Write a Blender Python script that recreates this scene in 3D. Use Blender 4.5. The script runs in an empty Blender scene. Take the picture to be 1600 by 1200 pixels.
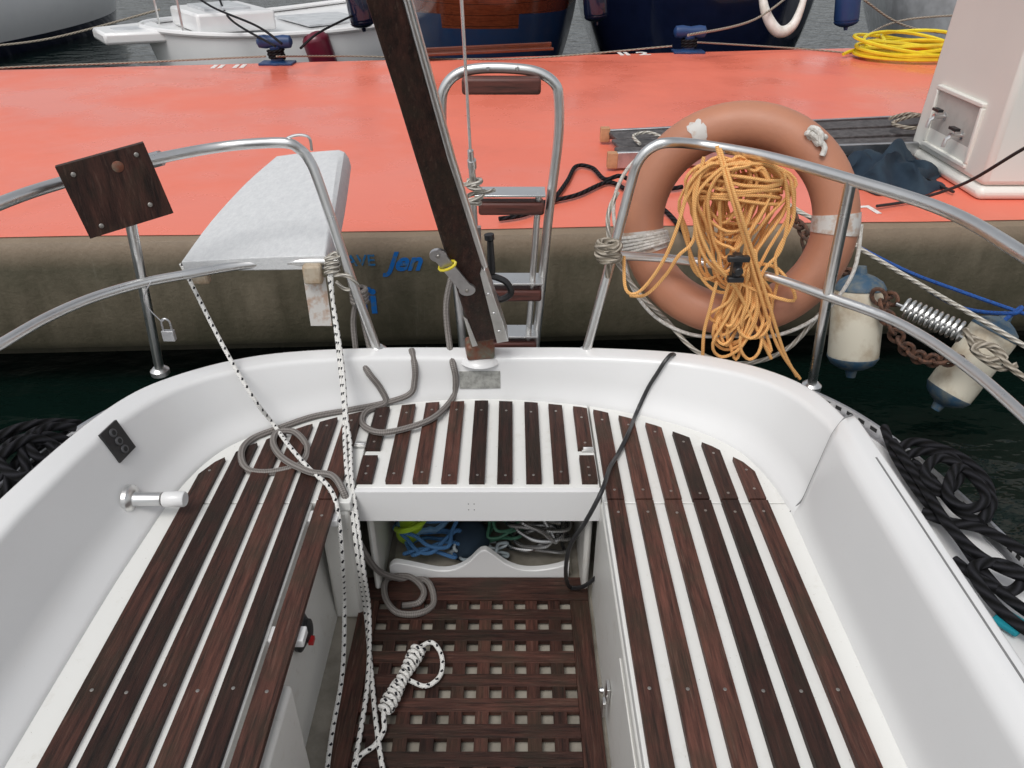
import bpy, math, random, bmesh
from mathutils import Vector, Matrix
from mathutils.bvhtree import BVHTree
random.seed(7)
V=Vector
rad=math.radians
# ---------------------------------------------------------------- camera model
CH=1.3; TH=rad(31.9); FL=1200.0
CAM=V((0,0,CH))
def ray(u,v):
    a=(u-800)/FL; b=-(v-600)/FL
    return V((a, math.cos(TH)+b*math.sin(TH), -math.sin(TH)+b*math.cos(TH)))
def Z(u,v,z):
    d=ray(u,v); return CAM+d*((z-CH)/d.z)
def D(u,v,y):
    d=ray(u,v); return CAM+d*(y/d.y)
cam=bpy.data.cameras.new("camera"); co=bpy.data.objects.new("camera",cam)
bpy.context.scene.collection.objects.link(co)
co.location=CAM; co.rotation_euler=(math.pi/2-TH,0,0)
cam.sensor_width=36; cam.lens=27; cam.clip_start=.02; cam.clip_end=2000
bpy.context.scene.camera=co
# ---------------------------------------------------------------- materials
MATS={}
def newmat(name):
    m=bpy.data.materials.new(name); m.use_nodes=True
    nt=m.node_tree; b=nt.nodes["Principled BSDF"]; MATS[name]=m
    return m,nt,b
def N(nt,t,**k):
    n=nt.nodes.new(t)
    for a,v in k.items(): setattr(n,a,v)
    return n
def math_n(nt,op,a,b=None):
    n=N(nt,'ShaderNodeMath',operation=op)
    for i,x in enumerate((a,b)):
        if x is None: continue
        if isinstance(x,(int,float)): n.inputs[i].default_value=x
        else: nt.links.new(x,n.inputs[i])
    return n.outputs[0]
def noise(nt,scale,stretch=(1,1,1),detail=6,rough=.6,coord='Object'):
    tc=N(nt,'ShaderNodeTexCoord'); mp=N(nt,'ShaderNodeMapping'); mp.inputs['Scale'].default_value=stretch
    nz=N(nt,'ShaderNodeTexNoise'); nz.inputs['Scale'].default_value=scale
    nz.inputs['Detail'].default_value=detail; nz.inputs['Roughness'].default_value=rough
    nt.links.new(tc.outputs[coord],mp.inputs[0]); nt.links.new(mp.outputs[0],nz.inputs['Vector'])
    return nz.outputs['Fac']
def ramp(nt,fac,p0,p1,c0,c1):
    r=N(nt,'ShaderNodeValToRGB'); e=r.color_ramp.elements
    e[0].position=p0; e[1].position=p1; e[0].color=(*c0,1); e[1].color=(*c1,1)
    nt.links.new(fac,r.inputs[0]); return r.outputs[0]
def mix(nt,fac,a,b):
    n=N(nt,'ShaderNodeMix',data_type='RGBA')
    if isinstance(fac,(int,float)): n.inputs[0].default_value=fac
    else: nt.links.new(fac,n.inputs[0])
    for i,x in ((6,a),(7,b)):
        if isinstance(x,tuple): n.inputs[i].default_value=(*x,1)
        else: nt.links.new(x,n.inputs[i])
    return n.outputs[2]
def bump(nt,b,h,s=.3,d=.01):
    n=N(nt,'ShaderNodeBump'); n.inputs['Strength'].default_value=s; n.inputs['Distance'].default_value=d
    nt.links.new(h,n.inputs['Height']); nt.links.new(n.outputs[0],b.inputs['Normal'])
def M(name,c1,c2=None,scale=6,p=(.4,.65),rough=.5,rough2=None,metal=0,bs=0,bscale=60,stretch=(1,1,1),coat=0):
    m,nt,b=newmat(name)
    b.inputs['Roughness'].default_value=rough; b.inputs['Metallic'].default_value=metal
    b.inputs['Coat Weight'].default_value=coat
    if c2 is None: c2=tuple(x*.75 for x in c1)
    f=noise(nt,scale,stretch)
    nt.links.new(ramp(nt,f,p[0],p[1],c1,c2),b.inputs['Base Color'])
    if rough2 is not None:
        r=ramp(nt,noise(nt,scale*1.7,stretch),.35,.65,(rough,)*3,(rough2,)*3); nt.links.new(r,b.inputs['Roughness'])
    if bs: bump(nt,b,noise(nt,bscale,stretch),bs,.004)
    return m
def gelm(name,base,dirt,amt,rough):
    m,nt,b=newmat(name)
    c=ramp(nt,noise(nt,1.5,detail=3),.3,.8,base,tuple(x*.95 for x in base))
    d=ramp(nt,noise(nt,16,(1,1,1),detail=10,rough=.75),.56,.78,(0,0,0),(1,1,1))
    c=mix(nt,math_n(nt,'MULTIPLY',d,amt),c,dirt)
    sp=ramp(nt,noise(nt,160,(1,1,1),detail=2),.74,.78,(0,0,0),(1,1,1))
    c=mix(nt,math_n(nt,'MULTIPLY',sp,min(1,amt*2)),c,(.25,.2,.15))
    nt.links.new(c,b.inputs['Base Color'])
    nt.links.new(ramp(nt,noise(nt,5,detail=3),.3,.7,(rough,)*3,(rough+.08,)*3),b.inputs['Roughness'])
    return m
gel=gelm("gelcoat",(.78,.78,.775),(.60,.56,.50),.09,.18)
gel2=gelm("gelcoat_worn",(.75,.74,.70),(.44,.38,.30),.55,.35)
gels=gelm("gelcoat_seat",(.80,.80,.77),(.50,.47,.38),.42,.3)
solem=M("sole_paint",(.34,.31,.26),(.22,.20,.165),scale=12,rough=.5)
ss=M("stainless",(.78,.78,.77),(.66,.65,.63),scale=9,p=(.4,.9),rough=.27,rough2=.36,metal=1)
screwm=M("dull_screw",(.42,.40,.37),rough=.45,metal=1)
alu=M("aluminium",(.62,.62,.63),(.46,.46,.47),scale=15,rough=.4,metal=1)
blk=M("black_plastic",(.012,.012,.014),(.03,.03,.03),rough=.4)
darkgap=M("dark_gap",(.02,.02,.02),rough=.9)
greygap=M("sealant_grey",(.22,.22,.22),rough=.8)
white=M("white_plastic",(.78,.77,.73),(.6,.57,.5),scale=8,rough=.4)
pedm=M("fibreglass_white",(.80,.79,.73),(.75,.74,.69),scale=2,p=(.3,.9),rough=.35)
bluep=M("blue_plastic",(.012,.045,.15),(.02,.06,.16),rough=.45)
fcap=M("faded_blue",(.03,.08,.14),(.12,.14,.14),scale=30,rough=.6)
buoym=M("faded_orange",(.50,.215,.125),(.42,.19,.12),scale=3,rough=.42,rough2=.55,bs=.15,bscale=90)
tape=M("reflective_tape",(.62,.60,.57),(.48,.35,.27),scale=25,p=(.48,.6),rough=.4)
bronze=M("rusty_metal",(.2,.07,.04),(.16,.17,.13),scale=30,rough=.6,metal=.3)
endwood=M("light_wood",(.55,.3,.16),(.4,.2,.1),scale=20,rough=.7)
cloth=M("dark_cloth",(.01,.025,.045),(.02,.04,.06),rough=.9,bs=.4,bscale=40)
yellow=M("yellow_hose",(.8,.66,.03),(.65,.5,.02),rough=.35)
rustm=M("rusty_chain",(.06,.035,.025),(.16,.07,.04),scale=60,rough=.8,bs=.4,bscale=150)
maroon=M("maroon_paint",(.15,.012,.03),rough=.3)
bwhite=M("boat_white",(.85,.85,.84),(.80,.80,.80),scale=2,rough=.25,coat=.5)
bgrey=M("boat_grey",(.6,.62,.64),rough=.25,coat=.5)
bblack=M("boat_black",(.007,.011,.034),rough=.12,coat=.6)
bnavy=M("boat_navy",(.012,.03,.08),(.02,.03,.07),rough=.3,coat=.3)
fgreen=M("lime_plastic",(.4,.62,.03),rough=.4)
maskb=M("blue_rubber",(.03,.13,.32),rough=.3)
paleb=M("pale_blue_rubber",(.14,.28,.45),rough=.3)
clearm=M("clear_tube",(.4,.46,.48),(.28,.34,.38),rough=.15)
lens=M("mask_glass",(.05,.07,.08),rough=.05,coat=1)
bluerope=M("blue_rope",(.01,.09,.35),(.02,.05,.2),scale=120,rough=.8,bs=.5,bscale=300)
whitep=M("white_marking",(.8,.78,.75),(.8,.45,.35),scale=40,p=(.5,.7),rough=.6)
bluetext=M("blue_marking",(.0,.12,.42),(.08,.13,.16),scale=30,p=(.5,.66),rough=.6)
fainttext=M("faint_blue_marking",(.01,.14,.33),(.12,.12,.09),scale=40,p=(.5,.68),rough=.6)
blackmark=M("black_marking",(.05,.05,.05),rough=.5)
tealm=M("teal_fabric",(.0,.22,.28),rough=.8)
redm=M("red_plastic",(.5,.02,.02),rough=.4)
def teak(name,st,dark=1.0):
    m,nt,b=newmat(name)
    f=noise(nt,1.0,st,detail=8,rough=.74)
    c=ramp(nt,f,.36,.66,(.017*dark,.008*dark,.006*dark),(.105*dark,.041*dark,.029*dark))
    at=N(nt,'ShaderNodeAttribute'); at.attribute_name='tone'
    g=noise(nt,9,(1,1,1),detail=3)
    gm=math_n(nt,'MULTIPLY',ramp(nt,g,.46,.66,(0,0,0),(1,1,1)),.6)
    c=mix(nt,gm,c,(.032,.024,.015))
    w=ramp(nt,noise(nt,1.3,tuple(x*1.7 for x in st),detail=4),.58,.75,(0,0,0),(1,1,1))
    c=mix(nt,math_n(nt,'MULTIPLY',w,.28),c,(.2,.13,.10))
    c2=N(nt,'ShaderNodeHueSaturation'); nt.links.new(c,c2.inputs['Color'])
    nt.links.new(math_n(nt,'ADD',math_n(nt,'MULTIPLY',at.outputs['Fac'],1.05),.5),c2.inputs['Value'])
    nt.links.new(c2.outputs[0],b.inputs['Base Color'])
    b.inputs['Roughness'].default_value=.55
    b.inputs['Specular IOR Level'].default_value=.3
    bump(nt,b,f,.8,.004); return m
teakY=teak("teak_lengthwise",(90,5,60)); teakX=teak("teak_crosswise",(6,90,60),.85); teakZ=teak("teak_upright",(60,60,5),.7)
teakG=teak("teak_grating_wood",(90,5,60),.8)
def varn():
    m,nt,b=newmat("varnished_planks")
    f=noise(nt,1,(4,40,60),detail=6)
    c=ramp(nt,f,.3,.7,(.085,.018,.008),(.17,.04,.016))
    tc=N(nt,'ShaderNodeTexCoord'); sx=N(nt,'ShaderNodeSeparateXYZ'); nt.links.new(tc.outputs['Object'],sx.inputs[0])
    fr=math_n(nt,'FRACT',math_n(nt,'MULTIPLY',sx.outputs[2],9)); l=math_n(nt,'LESS_THAN',fr,.05)
    nt.links.new(mix(nt,l,c,(.035,.010,.006)),b.inputs['Base Color']); b.inputs['Roughness'].default_value=.15; b.inputs['Coat Weight'].default_value=.6
    return m
varnm=varn()
def ropemat(name,kind,c1,c2):
    m,nt,b=newmat(name)
    uv=N(nt,'ShaderNodeUVMap'); s=N(nt,'ShaderNodeSeparateXYZ'); nt.links.new(uv.outputs[0],s.inputs[0])
    u,v=s.outputs[0],s.outputs[1]
    b.inputs['Roughness'].default_value=.85; b.inputs['Specular IOR Level'].default_value=.2
    if kind=='fleck':
        a=math_n(nt,'FRACT',math_n(nt,'ADD',math_n(nt,'MULTIPLY',u,38),v))
        d=math_n(nt,'FRACT',math_n(nt,'SUBTRACT',math_n(nt,'MULTIPLY',u,38),math_n(nt,'MULTIPLY',v,2)))
        k=math_n(nt,'MULTIPLY',math_n(nt,'LESS_THAN',a,.42),math_n(nt,'LESS_THAN',d,.38))
        nt.links.new(mix(nt,k,c1,c2),b.inputs['Base Color'])
        h=math_n(nt,'SINE',math_n(nt,'MULTIPLY',math_n(nt,'ADD',math_n(nt,'MULTIPLY',u,150),math_n(nt,'MULTIPLY',v,4)),6.283))
        bump(nt,b,h,.4,.002)
    else:
        k1={'braid':110,'twist':22,'thin':160}[kind]; k2=3
        h=math_n(nt,'SINE',math_n(nt,'MULTIPLY',math_n(nt,'ADD',math_n(nt,'MULTIPLY',u,k1),math_n(nt,'MULTIPLY',v,k2)),6.283))
        h01=math_n(nt,'ADD',math_n(nt,'MULTIPLY',h,.5),.5)
        if kind=='braid':
            h2=math_n(nt,'SINE',math_n(nt,'MULTIPLY',math_n(nt,'SUBTRACT',math_n(nt,'MULTIPLY',u,k1),math_n(nt,'MULTIPLY',v,k2)),6.283))
            h01=math_n(nt,'ADD',math_n(nt,'MULTIPLY',math_n(nt,'MULTIPLY',h,h2),.5),.5)
        nt.links.new(mix(nt,h01,c2,c1),b.inputs['Base Color'])
        bump(nt,b,h01,.8 if kind!='thin' else .3,.006 if kind=='twist' else .0015)
    return m
rfleck=ropemat("flecked_rope",'fleck',(.74,.73,.70),(.015,.015,.02))
rgrey=ropemat("grey_rope",'braid',(.30,.275,.26),(.10,.09,.08))
rblack=ropemat("black_rope",'twist',(.022,.022,.026),(.002,.002,.002))
rwhite=ropemat("white_rope",'twist',(.66,.63,.57),(.34,.31,.26))
rorange=ropemat("orange_rope",'thin',(.93,.54,.22),(.72,.35,.11))
rtan=ropemat("tan_rope",'twist',(.46,.41,.34),(.2,.17,.13))
rblue=ropemat("blue_hose",'thin',(.08,.20,.40),(.04,.11,.24))
chrome=ropemat("ribbed_chrome",'thin',(.6,.6,.6),(.2,.2,.2)); chrome.node_tree.nodes["Principled BSDF"].inputs['Metallic'].default_value=1; chrome.node_tree.nodes["Principled BSDF"].inputs['Roughness'].default_value=.25
def quaytop():
    m,nt,b=newmat("coral_paint")
    c=ramp(nt,noise(nt,.7,(1,1.6,1),detail=7),.3,.75,(.86,.205,.128),(.78,.185,.12))
    k=ramp(nt,noise(nt,14,(1,1,1),detail=10,rough=.8),.64,.76,(0,0,0),(1,1,1))
    c=mix(nt,math_n(nt,'MULTIPLY',k,.15),c,(.85,.38,.28))
    d=ramp(nt,noise(nt,1.1,(1,1,1),detail=12,rough=.8),.55,.8,(0,0,0),(1,1,1))
    c=mix(nt,math_n(nt,'MULTIPLY',d,.35),c,(.5,.13,.08))
    nt.links.new(c,b.inputs['Base Color'])
    nt.links.new(ramp(nt,noise(nt,.9,(1,1,1),detail=8),.42,.6,(.22,)*3,(.45,)*3),b.inputs['Roughness'])
    b.inputs['Specular IOR Level'].default_value=.38
    bump(nt,b,noise(nt,35,(1,1,1),detail=8),.12,.004); return m
coral=quaytop()
def quayface():
    m,nt,b=newmat("stained_concrete")
    f=noise(nt,1,(6,6,1.6),detail=10,rough=.7)
    c=ramp(nt,f,.3,.7,(.085,.072,.047),(.20,.17,.12))
    g=ramp(nt,noise(nt,1.8,(1,1,1.2),detail=9),.42,.62,(0,0,0),(1,1,1))
    c=mix(nt,math_n(nt,'MULTIPLY',g,.6),c,(.06,.058,.034))
    wv=ramp(nt,noise(nt,1,(20,20,1.0),detail=6,rough=.7),.62,.74,(0,0,0),(1,1,1))
    c=mix(nt,math_n(nt,'MULTIPLY',wv,.25),c,(.42,.39,.33))
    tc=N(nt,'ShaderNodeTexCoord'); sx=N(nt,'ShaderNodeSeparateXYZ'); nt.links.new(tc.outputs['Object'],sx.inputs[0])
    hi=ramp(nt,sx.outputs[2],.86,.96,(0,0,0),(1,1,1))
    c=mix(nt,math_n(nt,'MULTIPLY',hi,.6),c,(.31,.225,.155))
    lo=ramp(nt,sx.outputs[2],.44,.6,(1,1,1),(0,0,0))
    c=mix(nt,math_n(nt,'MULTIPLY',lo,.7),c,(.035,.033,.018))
    nt.links.new(c,b.inputs['Base Color']); b.inputs['Roughness'].default_value=.5
    bump(nt,b,noise(nt,40,(1,1,1),detail=8),.4,.008); return m
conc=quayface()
def waterm():
    m,nt,b=newmat("harbour_water")
    b.inputs['Base Color'].default_value=(.003,.009,.007,1); b.inputs['Roughness'].default_value=.05
    b.inputs['IOR'].default_value=1.33
    bump(nt,b,noise(nt,2.2,(1,1.6,1),detail=4,rough=.5),.40,.12); return m
wat=waterm()
# ---------------------------------------------------------------- mesh builder
def cr(pts,n=8,closed=False):
    P=[V(p) for p in pts]; out=[]; L=len(P)
    rng=range(L) if closed else range(L-1)
    for i in rng:
        if closed: a,b,c,d=P[(i-1)%L],P[i],P[(i+1)%L],P[(i+2)%L]
        else: a,b,c,d=P[max(i-1,0)],P[i],P[i+1],P[min(i+2,L-1)]
        for k in range(n):
            t=k/n
            out.append(.5*((2*b)+(c-a)*t+(2*a-5*b+4*c-d)*t*t+(3*b-a-3*c+d)*t**3))
    if not closed: out.append(P[-1].copy())
    return out
WL={}
class MB:
    def __init__(s): s.v=[];s.f=[];s.m=[];s.t=[];s.uv=[]
    def add(s,vs,fs,mat=0,tone=.5,uvs=None):
        o=len(s.v); s.v+=[V(x) for x in vs]
        for i,f in enumerate(fs):
            s.f.append([o+j for j in f]); s.m.append(mat); s.t.append(tone)
            s.uv.append(uvs[i] if uvs else [(0,0)]*len(f))
    def box(s,c,size,rot=None,mat=0,tone=.5):
        c=V(c); R=rot or Matrix.Identity(3)
        vs=[c+R@V((x*size[0]/2,y*size[1]/2,z*size[2]/2)) for x in(-1,1) for y in(-1,1) for z in(-1,1)]
        s.add(vs,[(0,1,3,2),(4,6,7,5),(0,4,5,1),(2,3,7,6),(0,2,6,4),(1,5,7,3)],mat,tone)
    def prism(s,poly,off,mat=0,tone=.5):
        n=len(poly); off=V(off); P=[V(p) for p in poly]
        s.add(P+[p+off for p in P],[list(range(n)),list(range(2*n-1,n-1,-1))]+[(i,i+n,(i+1)%n+n,(i+1)%n) for i in range(n)],mat,tone)
    def tube(s,pts,r,seg=8,closed=False,mat=0,tone=.5,sc=1.0):
        P=[V(p) for p in pts]; n=len(P)
        R=r if isinstance(r,(list,tuple)) else [r]*n
        T=[]
        for i in range(n):
            a=P[(i-1)%n] if closed else P[max(i-1,0)]; b=P[(i+1)%n] if closed else P[min(i+1,n-1)]
            d=b-a; T.append(d.normalized() if d.length>1e-9 else V((0,0,1)))
        up=V((0,0,1)) if abs(T[0].z)<.9 else V((1,0,0))
        nn=(up-T[0]*up.dot(T[0])).normalized(); vs=[]; cum=[0]
        for i in range(n):
            nn=(nn-T[i]*nn.dot(T[i]))
            nn=nn.normalized() if nn.length>1e-6 else V((1,0,0))
            bn=T[i].cross(nn)
            for j in range(seg):
                a=2*math.pi*j/seg; vs.append(P[i]+(nn*math.cos(a)+bn*math.sin(a))*R[i])
            if i: cum.append(cum[-1]+(P[i]-P[i-1]).length)
        fs=[];uv=[]
        m=n if closed else n-1
        for i in range(m):
            i2=(i+1)%n; c1=cum[i]*sc; c2=(cum[i+1] if i+1<n else cum[-1]+(P[0]-P[-1]).length)*sc
            for j in range(seg):
                j2=(j+1)%seg
                fs.append((i*seg+j,i2*seg+j,i2*seg+j2,i*seg+j2)); uv.append([(c1,j/seg),(c2,j/seg),(c2,(j+1)/seg),(c1,(j+1)/seg)])
        if not closed:
            fs.append(list(range(seg)));uv.append([(0,0)]*seg)
            fs.append([ (n-1)*seg+j for j in reversed(range(seg))]);uv.append([(0,0)]*seg)
        s.add(vs,fs,mat,tone,uv)
    def lathe(s,o,axis,prof,seg=20,mat=0,tone=.5):
        o=V(o); ax=V(axis).normalized(); up=V((0,0,1)) if abs(ax.z)<.9 else V((1,0,0))
        a=(up-ax*up.dot(ax)).normalized(); b=ax.cross(a); vs=[]
        for r,h in prof:
            for j in range(seg):
                t=2*math.pi*j/seg; vs.append(o+ax*h+(a*math.cos(t)+b*math.sin(t))*max(r,1e-4))
        fs=[]
        for i in range(len(prof)-1):
            for j in range(seg):
                fs.append((i*seg+j,i*seg+(j+1)%seg,(i+1)*seg+(j+1)%seg,(i+1)*seg+j))
        fs.append(list(reversed(range(seg)))); fs.append([(len(prof)-1)*seg+j for j in range(seg)])
        s.add(vs,fs,mat,tone)
    def build(s,name,mats,parent=None,label=None,category=None,kind=None,group=None,bevel=0,angle=40,origin=None,fix=True):
        xs=[v.x for v in s.v];ys=[v.y for v in s.v];zs=[v.z for v in s.v]
        o=V(origin) if origin else V(((min(xs)+max(xs))/2,(min(ys)+max(ys))/2,min(zs)))
        me=bpy.data.meshes.new(name); me.from_pydata([v-o for v in s.v],[],s.f)
        for m in (mats if isinstance(mats,list) else [mats]): me.materials.append(m)
        me.polygons.foreach_set('material_index',s.m)
        at=me.attributes.new('tone','FLOAT','FACE'); at.data.foreach_set('value',s.t)
        ul=me.uv_layers.new(name='UVMap'); fl=[c for f in s.uv for p in f for c in p]; ul.data.foreach_set('uv',fl)
        if fix:
            bm=bmesh.new(); bm.from_mesh(me); bmesh.ops.recalc_face_normals(bm,faces=bm.faces); bm.to_mesh(me); bm.free()
        me.shade_smooth(); me.set_sharp_from_angle(angle=rad(angle)); me.update()
        ob=bpy.data.objects.new(name,me); bpy.context.scene.collection.objects.link(ob)
        WL[ob]=o
        if parent: ob.parent=parent; ob.location=o-WL[parent]
        else: ob.location=o
        if label: ob["label"]=label
        if category: ob["category"]=category
        if kind: ob["kind"]=kind
        if group: ob["group"]=group
        if bevel:
            md=ob.modifiers.new("bevel",'BEVEL'); md.width=bevel; md.segments=2; md.limit_method='ANGLE'; md.angle_limit=rad(40); md.harden_normals=False
        return ob
def empty(name,loc,label,category,group=None):
    e=bpy.data.objects.new(name,None); bpy.context.scene.collection.objects.link(e); e.location=loc; WL[e]=V(loc)
    e.empty_display_size=.1; e["label"]=label; e["category"]=category
    if group: e["group"]=group
    return e
def clip(poly,axis,val,keep_less):
    out=[];n=len(poly)
    ins=lambda p:(p[axis]<=val) if keep_less else (p[axis]>=val)
    for i in range(n):
        a,b=poly[i],poly[(i+1)%n]
        if ins(a): out.append(a)
        if ins(a)!=ins(b):
            t=(val-a[axis])/(b[axis]-a[axis]); out.append(a+(b-a)*t)
    return out
def crect(poly,x0,x1,y0,y1):
    for ax,v,k in((0,x0,False),(0,x1,True),(1,y0,False),(1,y1,True)):
        poly=clip(poly,ax,v,k)
        if len(poly)<3: return []
    out=[]
    for p in poly:
        if not out or (p-out[-1]).length>1e-4: out.append(p)
    return out
CX=-.09
WZ=-.8
# ---------------------------------------------------------------- water & quay
w=MB(); w.add([(-300,-100,WZ),(300,-100,WZ),(300,500,WZ),(-300,500,WZ)],[(0,1,2,3)])
w.build("water",wat,kind="structure",label="dark green harbour water with small ripples",fix=False)
nl,nr=Z(0,372,0),Z(1600,345,0); fl_,fr_=Z(0,108,0),Z(1490,70,0)
def lin(a,b,x): 
    t=(x-a.x)/(b.x-a.x); return a.y+(b.y-a.y)*t
X0,X1=-14,14
nearY=lambda x:lin(nl,nr,x)
farY=lambda x:lin(fl_,fr_,x)
q=MB()
xs=[X0+i*(X1-X0)/56 for i in range(57)]
prof=[(0,-.004),(-.035,-.014),(-.055,-.05),(-.06,-.12),(-.06,-.52),(-.04,-.56),(.35,-.56),(.35,-1.3)]
vs=[];fs=[]
for x in xs:
    for dy,z in prof: vs.append((x,nearY(x)+dy,z))
k=len(prof)
for i in range(len(xs)-1):
    for j in range(k-1): fs.append((i*k+j,i*k+j+1,(i+1)*k+j+1,(i+1)*k+j))
q.add(vs,fs,1)
vs=[];fs=[]
for x in xs:
    yn,yf=nearY(x),farY(x)
    wob=.008*math.sin(x*5.1)+.006*math.sin(x*13.7)
    vs+= [(x,yn+.012+wob,0),(x,yf-.05,0),(x,yf,-.03),(x,yf+.02,-.5),(x,yf+.02,-1.3)]
for i in range(len(xs)-1):
    for j in range(4): fs.append((i*5+j,i*5+j+1,(i+1)*5+j+1,(i+1)*5+j))
q.add(vs[:],[f for n_,f in enumerate(fs) if n_%4==0],0)
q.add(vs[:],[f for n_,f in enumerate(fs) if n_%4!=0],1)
vs=[];fs=[]
for x in xs: vs+=[(x,nearY(x),-.004),(x,nearY(x)+.1,-.004)]
for i in range(len(xs)-1): fs.append((i*2,i*2+1,i*2+3,i*2+2))
q.add(vs,fs,1)
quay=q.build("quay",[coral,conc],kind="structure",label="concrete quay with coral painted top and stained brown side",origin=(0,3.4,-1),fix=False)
def text(s,loc,size,rot,mat,name,parent,shear=0,bold=0):
    c=bpy.data.curves.new("txt",'FONT'); c.body=s; c.size=size; c.extrude=.0008; c.offset=bold; c.shear=shear
    c.align_x='CENTER'; c.align_y='CENTER'
    o=bpy.data.objects.new("txt",c); bpy.context.scene.collection.objects.link(o)
    dg=bpy.context.evaluated_depsgraph_get(); me=bpy.data.meshes.new_from_object(o.evaluated_get(dg))
    bpy.data.objects.remove(o)
    me.materials.clear(); me.materials.append(mat)
    ob=bpy.data.objects.new(name,me); bpy.context.scene.collection.objects.link(ob)
    ob.parent=parent; ob.location=V(loc)-WL[parent]; ob.rotation_euler=rot; WL[ob]=V(loc)
    return ob
yaw=math.atan2(nr.y-nl.y,nr.x-nl.x)
def onface(u,v):
    y=3.4
    for _ in range(6):
        p=D(u,v,y); y=nearY(p.x)-.0625
    return D(u,v,y)
text("NAVE",onface(553,408),.078,(math.pi/2,0,yaw),fainttext,"painted_lettering",quay,bold=.001)
text("Jen",onface(630,410),.13,(math.pi/2,0,yaw),bluetext,"painted_lettering",quay,shear=.4,bold=.004)
text("fi",onface(576,472),.19,(math.pi/2,0,yaw),bluetext,"painted_lettering",quay,bold=.005)
text("II II",Z(357,104,.003),.26,(0,0,.1),whitep,"painted_lettering",quay,bold=.008)
text("II 2",Z(990,84,.003),.26,(0,0,.1),whitep,"painted_lettering",quay,bold=.008)
text("L",Z(1357,327,.003),.16,(0,0,3.3),whitep,"painted_lettering",quay,bold=.006)
# ---------------------------------------------------------------- yacht
yacht=empty("sailing_yacht",(CX,.8,WZ),"white sailing yacht stern cockpit with dark teak slatted seats","yacht")
SURF=MB()
def hcurve(half,right=None):
    h=[V(p) for p in half]; rt=[V(p) for p in right] if right else h
    full=rt+[V((-p.x,p.y,p.z)) for p in reversed(h[:-1])]
    out=cr(full,7)
    return [V((p.x+CX,p.y,p.z)) for p in out]
def HZ(xy,z): return [(a,b,(z if not isinstance(z,list) else z[i])) for i,(a,b) in enumerate(xy)]
crease_xy=[(.815,-.5),(.81,.95),(.80,1.35),(.775,1.60),(.70,1.765),(.53,1.885),(.3,1.965),(0,2.0)]
inner_xy=[(.945,-.5),(.935,.95),(.925,1.3),(.885,1.60),(.79,1.80),(.60,1.935),(.33,2.005),(0,2.03)]
outer_xy=[(1.02,-.5),(1.01,.95),(1.0,1.3),(.95,1.64),(.86,1.83),(.66,1.985),(.36,2.065),(0,2.095)]
inner_r=[(.875,-.5),(.875,.95),(.88,1.3),(.87,1.60)]+inner_xy[4:]
outer_r=[(.915,-.5),(.915,.95),(.925,1.3),(.925,1.63),(.855,1.83)]+outer_xy[5:]
edge_xy=[(1.22,-.5),(1.22,.95),(1.2,1.3),(1.1,1.68),(.95,1.9),(.72,2.06),(.38,2.125),(0,2.16)]
zi=[.245,.235,.225,.205,.185,.165,.145,.13]
zo=[z+.005 for z in zi]
mid=lambda A,B:[((a[0]*.55+b[0]*.45),(a[1]*.55+b[1]*.45),.05) for a,b in zip(A,B)]
dk_=lambda A:[(a+.02,b+(.02 if a<.9 else 0),.10) for a,b in A]
cur=[hcurve(HZ(crease_xy,-.03)),
     hcurve(HZ(crease_xy,.006)),
     hcurve(mid(crease_xy,inner_xy),mid(crease_xy,inner_r)),
     hcurve(HZ(inner_xy,zi),HZ(inner_r,zi)),
     hcurve(HZ(outer_xy,zo),HZ(outer_r,zo)),
     hcurve(dk_(outer_xy),dk_(outer_r)),
     hcurve(HZ(edge_xy,.075)),
     hcurve(HZ(edge_xy,-.25)),
     hcurve([(a*.93,b-.05,-.95) for a,b in edge_xy])]
frad=[0,.014,.03,.014,.016,.02,.02,.05,0]
def fillet(P,R):
    out=[P[0]]
    for i in range(1,len(P)-1):
        r=R[i]; a=(P[i-1]-P[i]); b=(P[i+1]-P[i]); ra=min(r,a.length*.45); rb=min(r,b.length*.45)
        A=P[i]+a.normalized()*ra; B=P[i]+b.normalized()*rb
        for k in range(5):
            t=k/4; out.append(A*(1-t)**2+P[i]*2*t*(1-t)+B*t*t)
    out.append(P[-1]); return out
c_=MB(); vs=[];fs=[]
ns=len(cur[0])
for i in range(ns):
    pr=fillet([c[i] for c in cur],frad); kk=len(pr); vs+=pr
for i in range(ns-1):
    for j in range(kk-1): fs.append((i*kk+j,i*kk+j+1,(i+1)*kk+j+1,(i+1)*kk+j))
c_.add(vs,fs,0)
SURF.add(vs,fs)
c_.build("hull_and_coaming",gel,yacht,angle=60,fix=False)
creaseP=[V((p.x*1.0+(p.x-CX)*.012,p.y+.008,0)) for p in cur[1]]
arc_h=[(.748,-.5),(.748,1.61),(.72,1.665),(.65,1.738),(.58,1.79),(.51,1.838),(.43,1.88),(.36,1.912),(.3,1.935),(.15,1.962),(0,1.972)]
arcP=[V((a+CX,b,0)) for a,b in arc_h]+[V((-a+CX,b,0)) for a,b in reversed(arc_h[:-1])]
XL,XR=-.414,.234
def rounded(poly,z):
    return [V((p.x,p.y,z)) for p in poly]
def seat(x0,x1,splits,label):
    sm=MB()
    for y0,y1,xa,xb in splits:
        po=crect(creaseP,max(x0,xa),min(x1,xb),y0,y1)
        if po: sm.prism(rounded(po,0),(0,0,-.028)); SURF.prism(rounded(po,0),(0,0,-.028))
    return sm.build("cockpit_seat",gels,yacht,label=label,bevel=.004)
seatL=seat(-2,XL-.002,[(-.5,1.508,-2,-.512),(1.512,3,-2,2)],"slatted side seat with gap at its inner edge")
seatR=seat(XR+.002,2,[(-.5,1.508,-2,2),(1.512,3,-2,2)],None)
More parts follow.
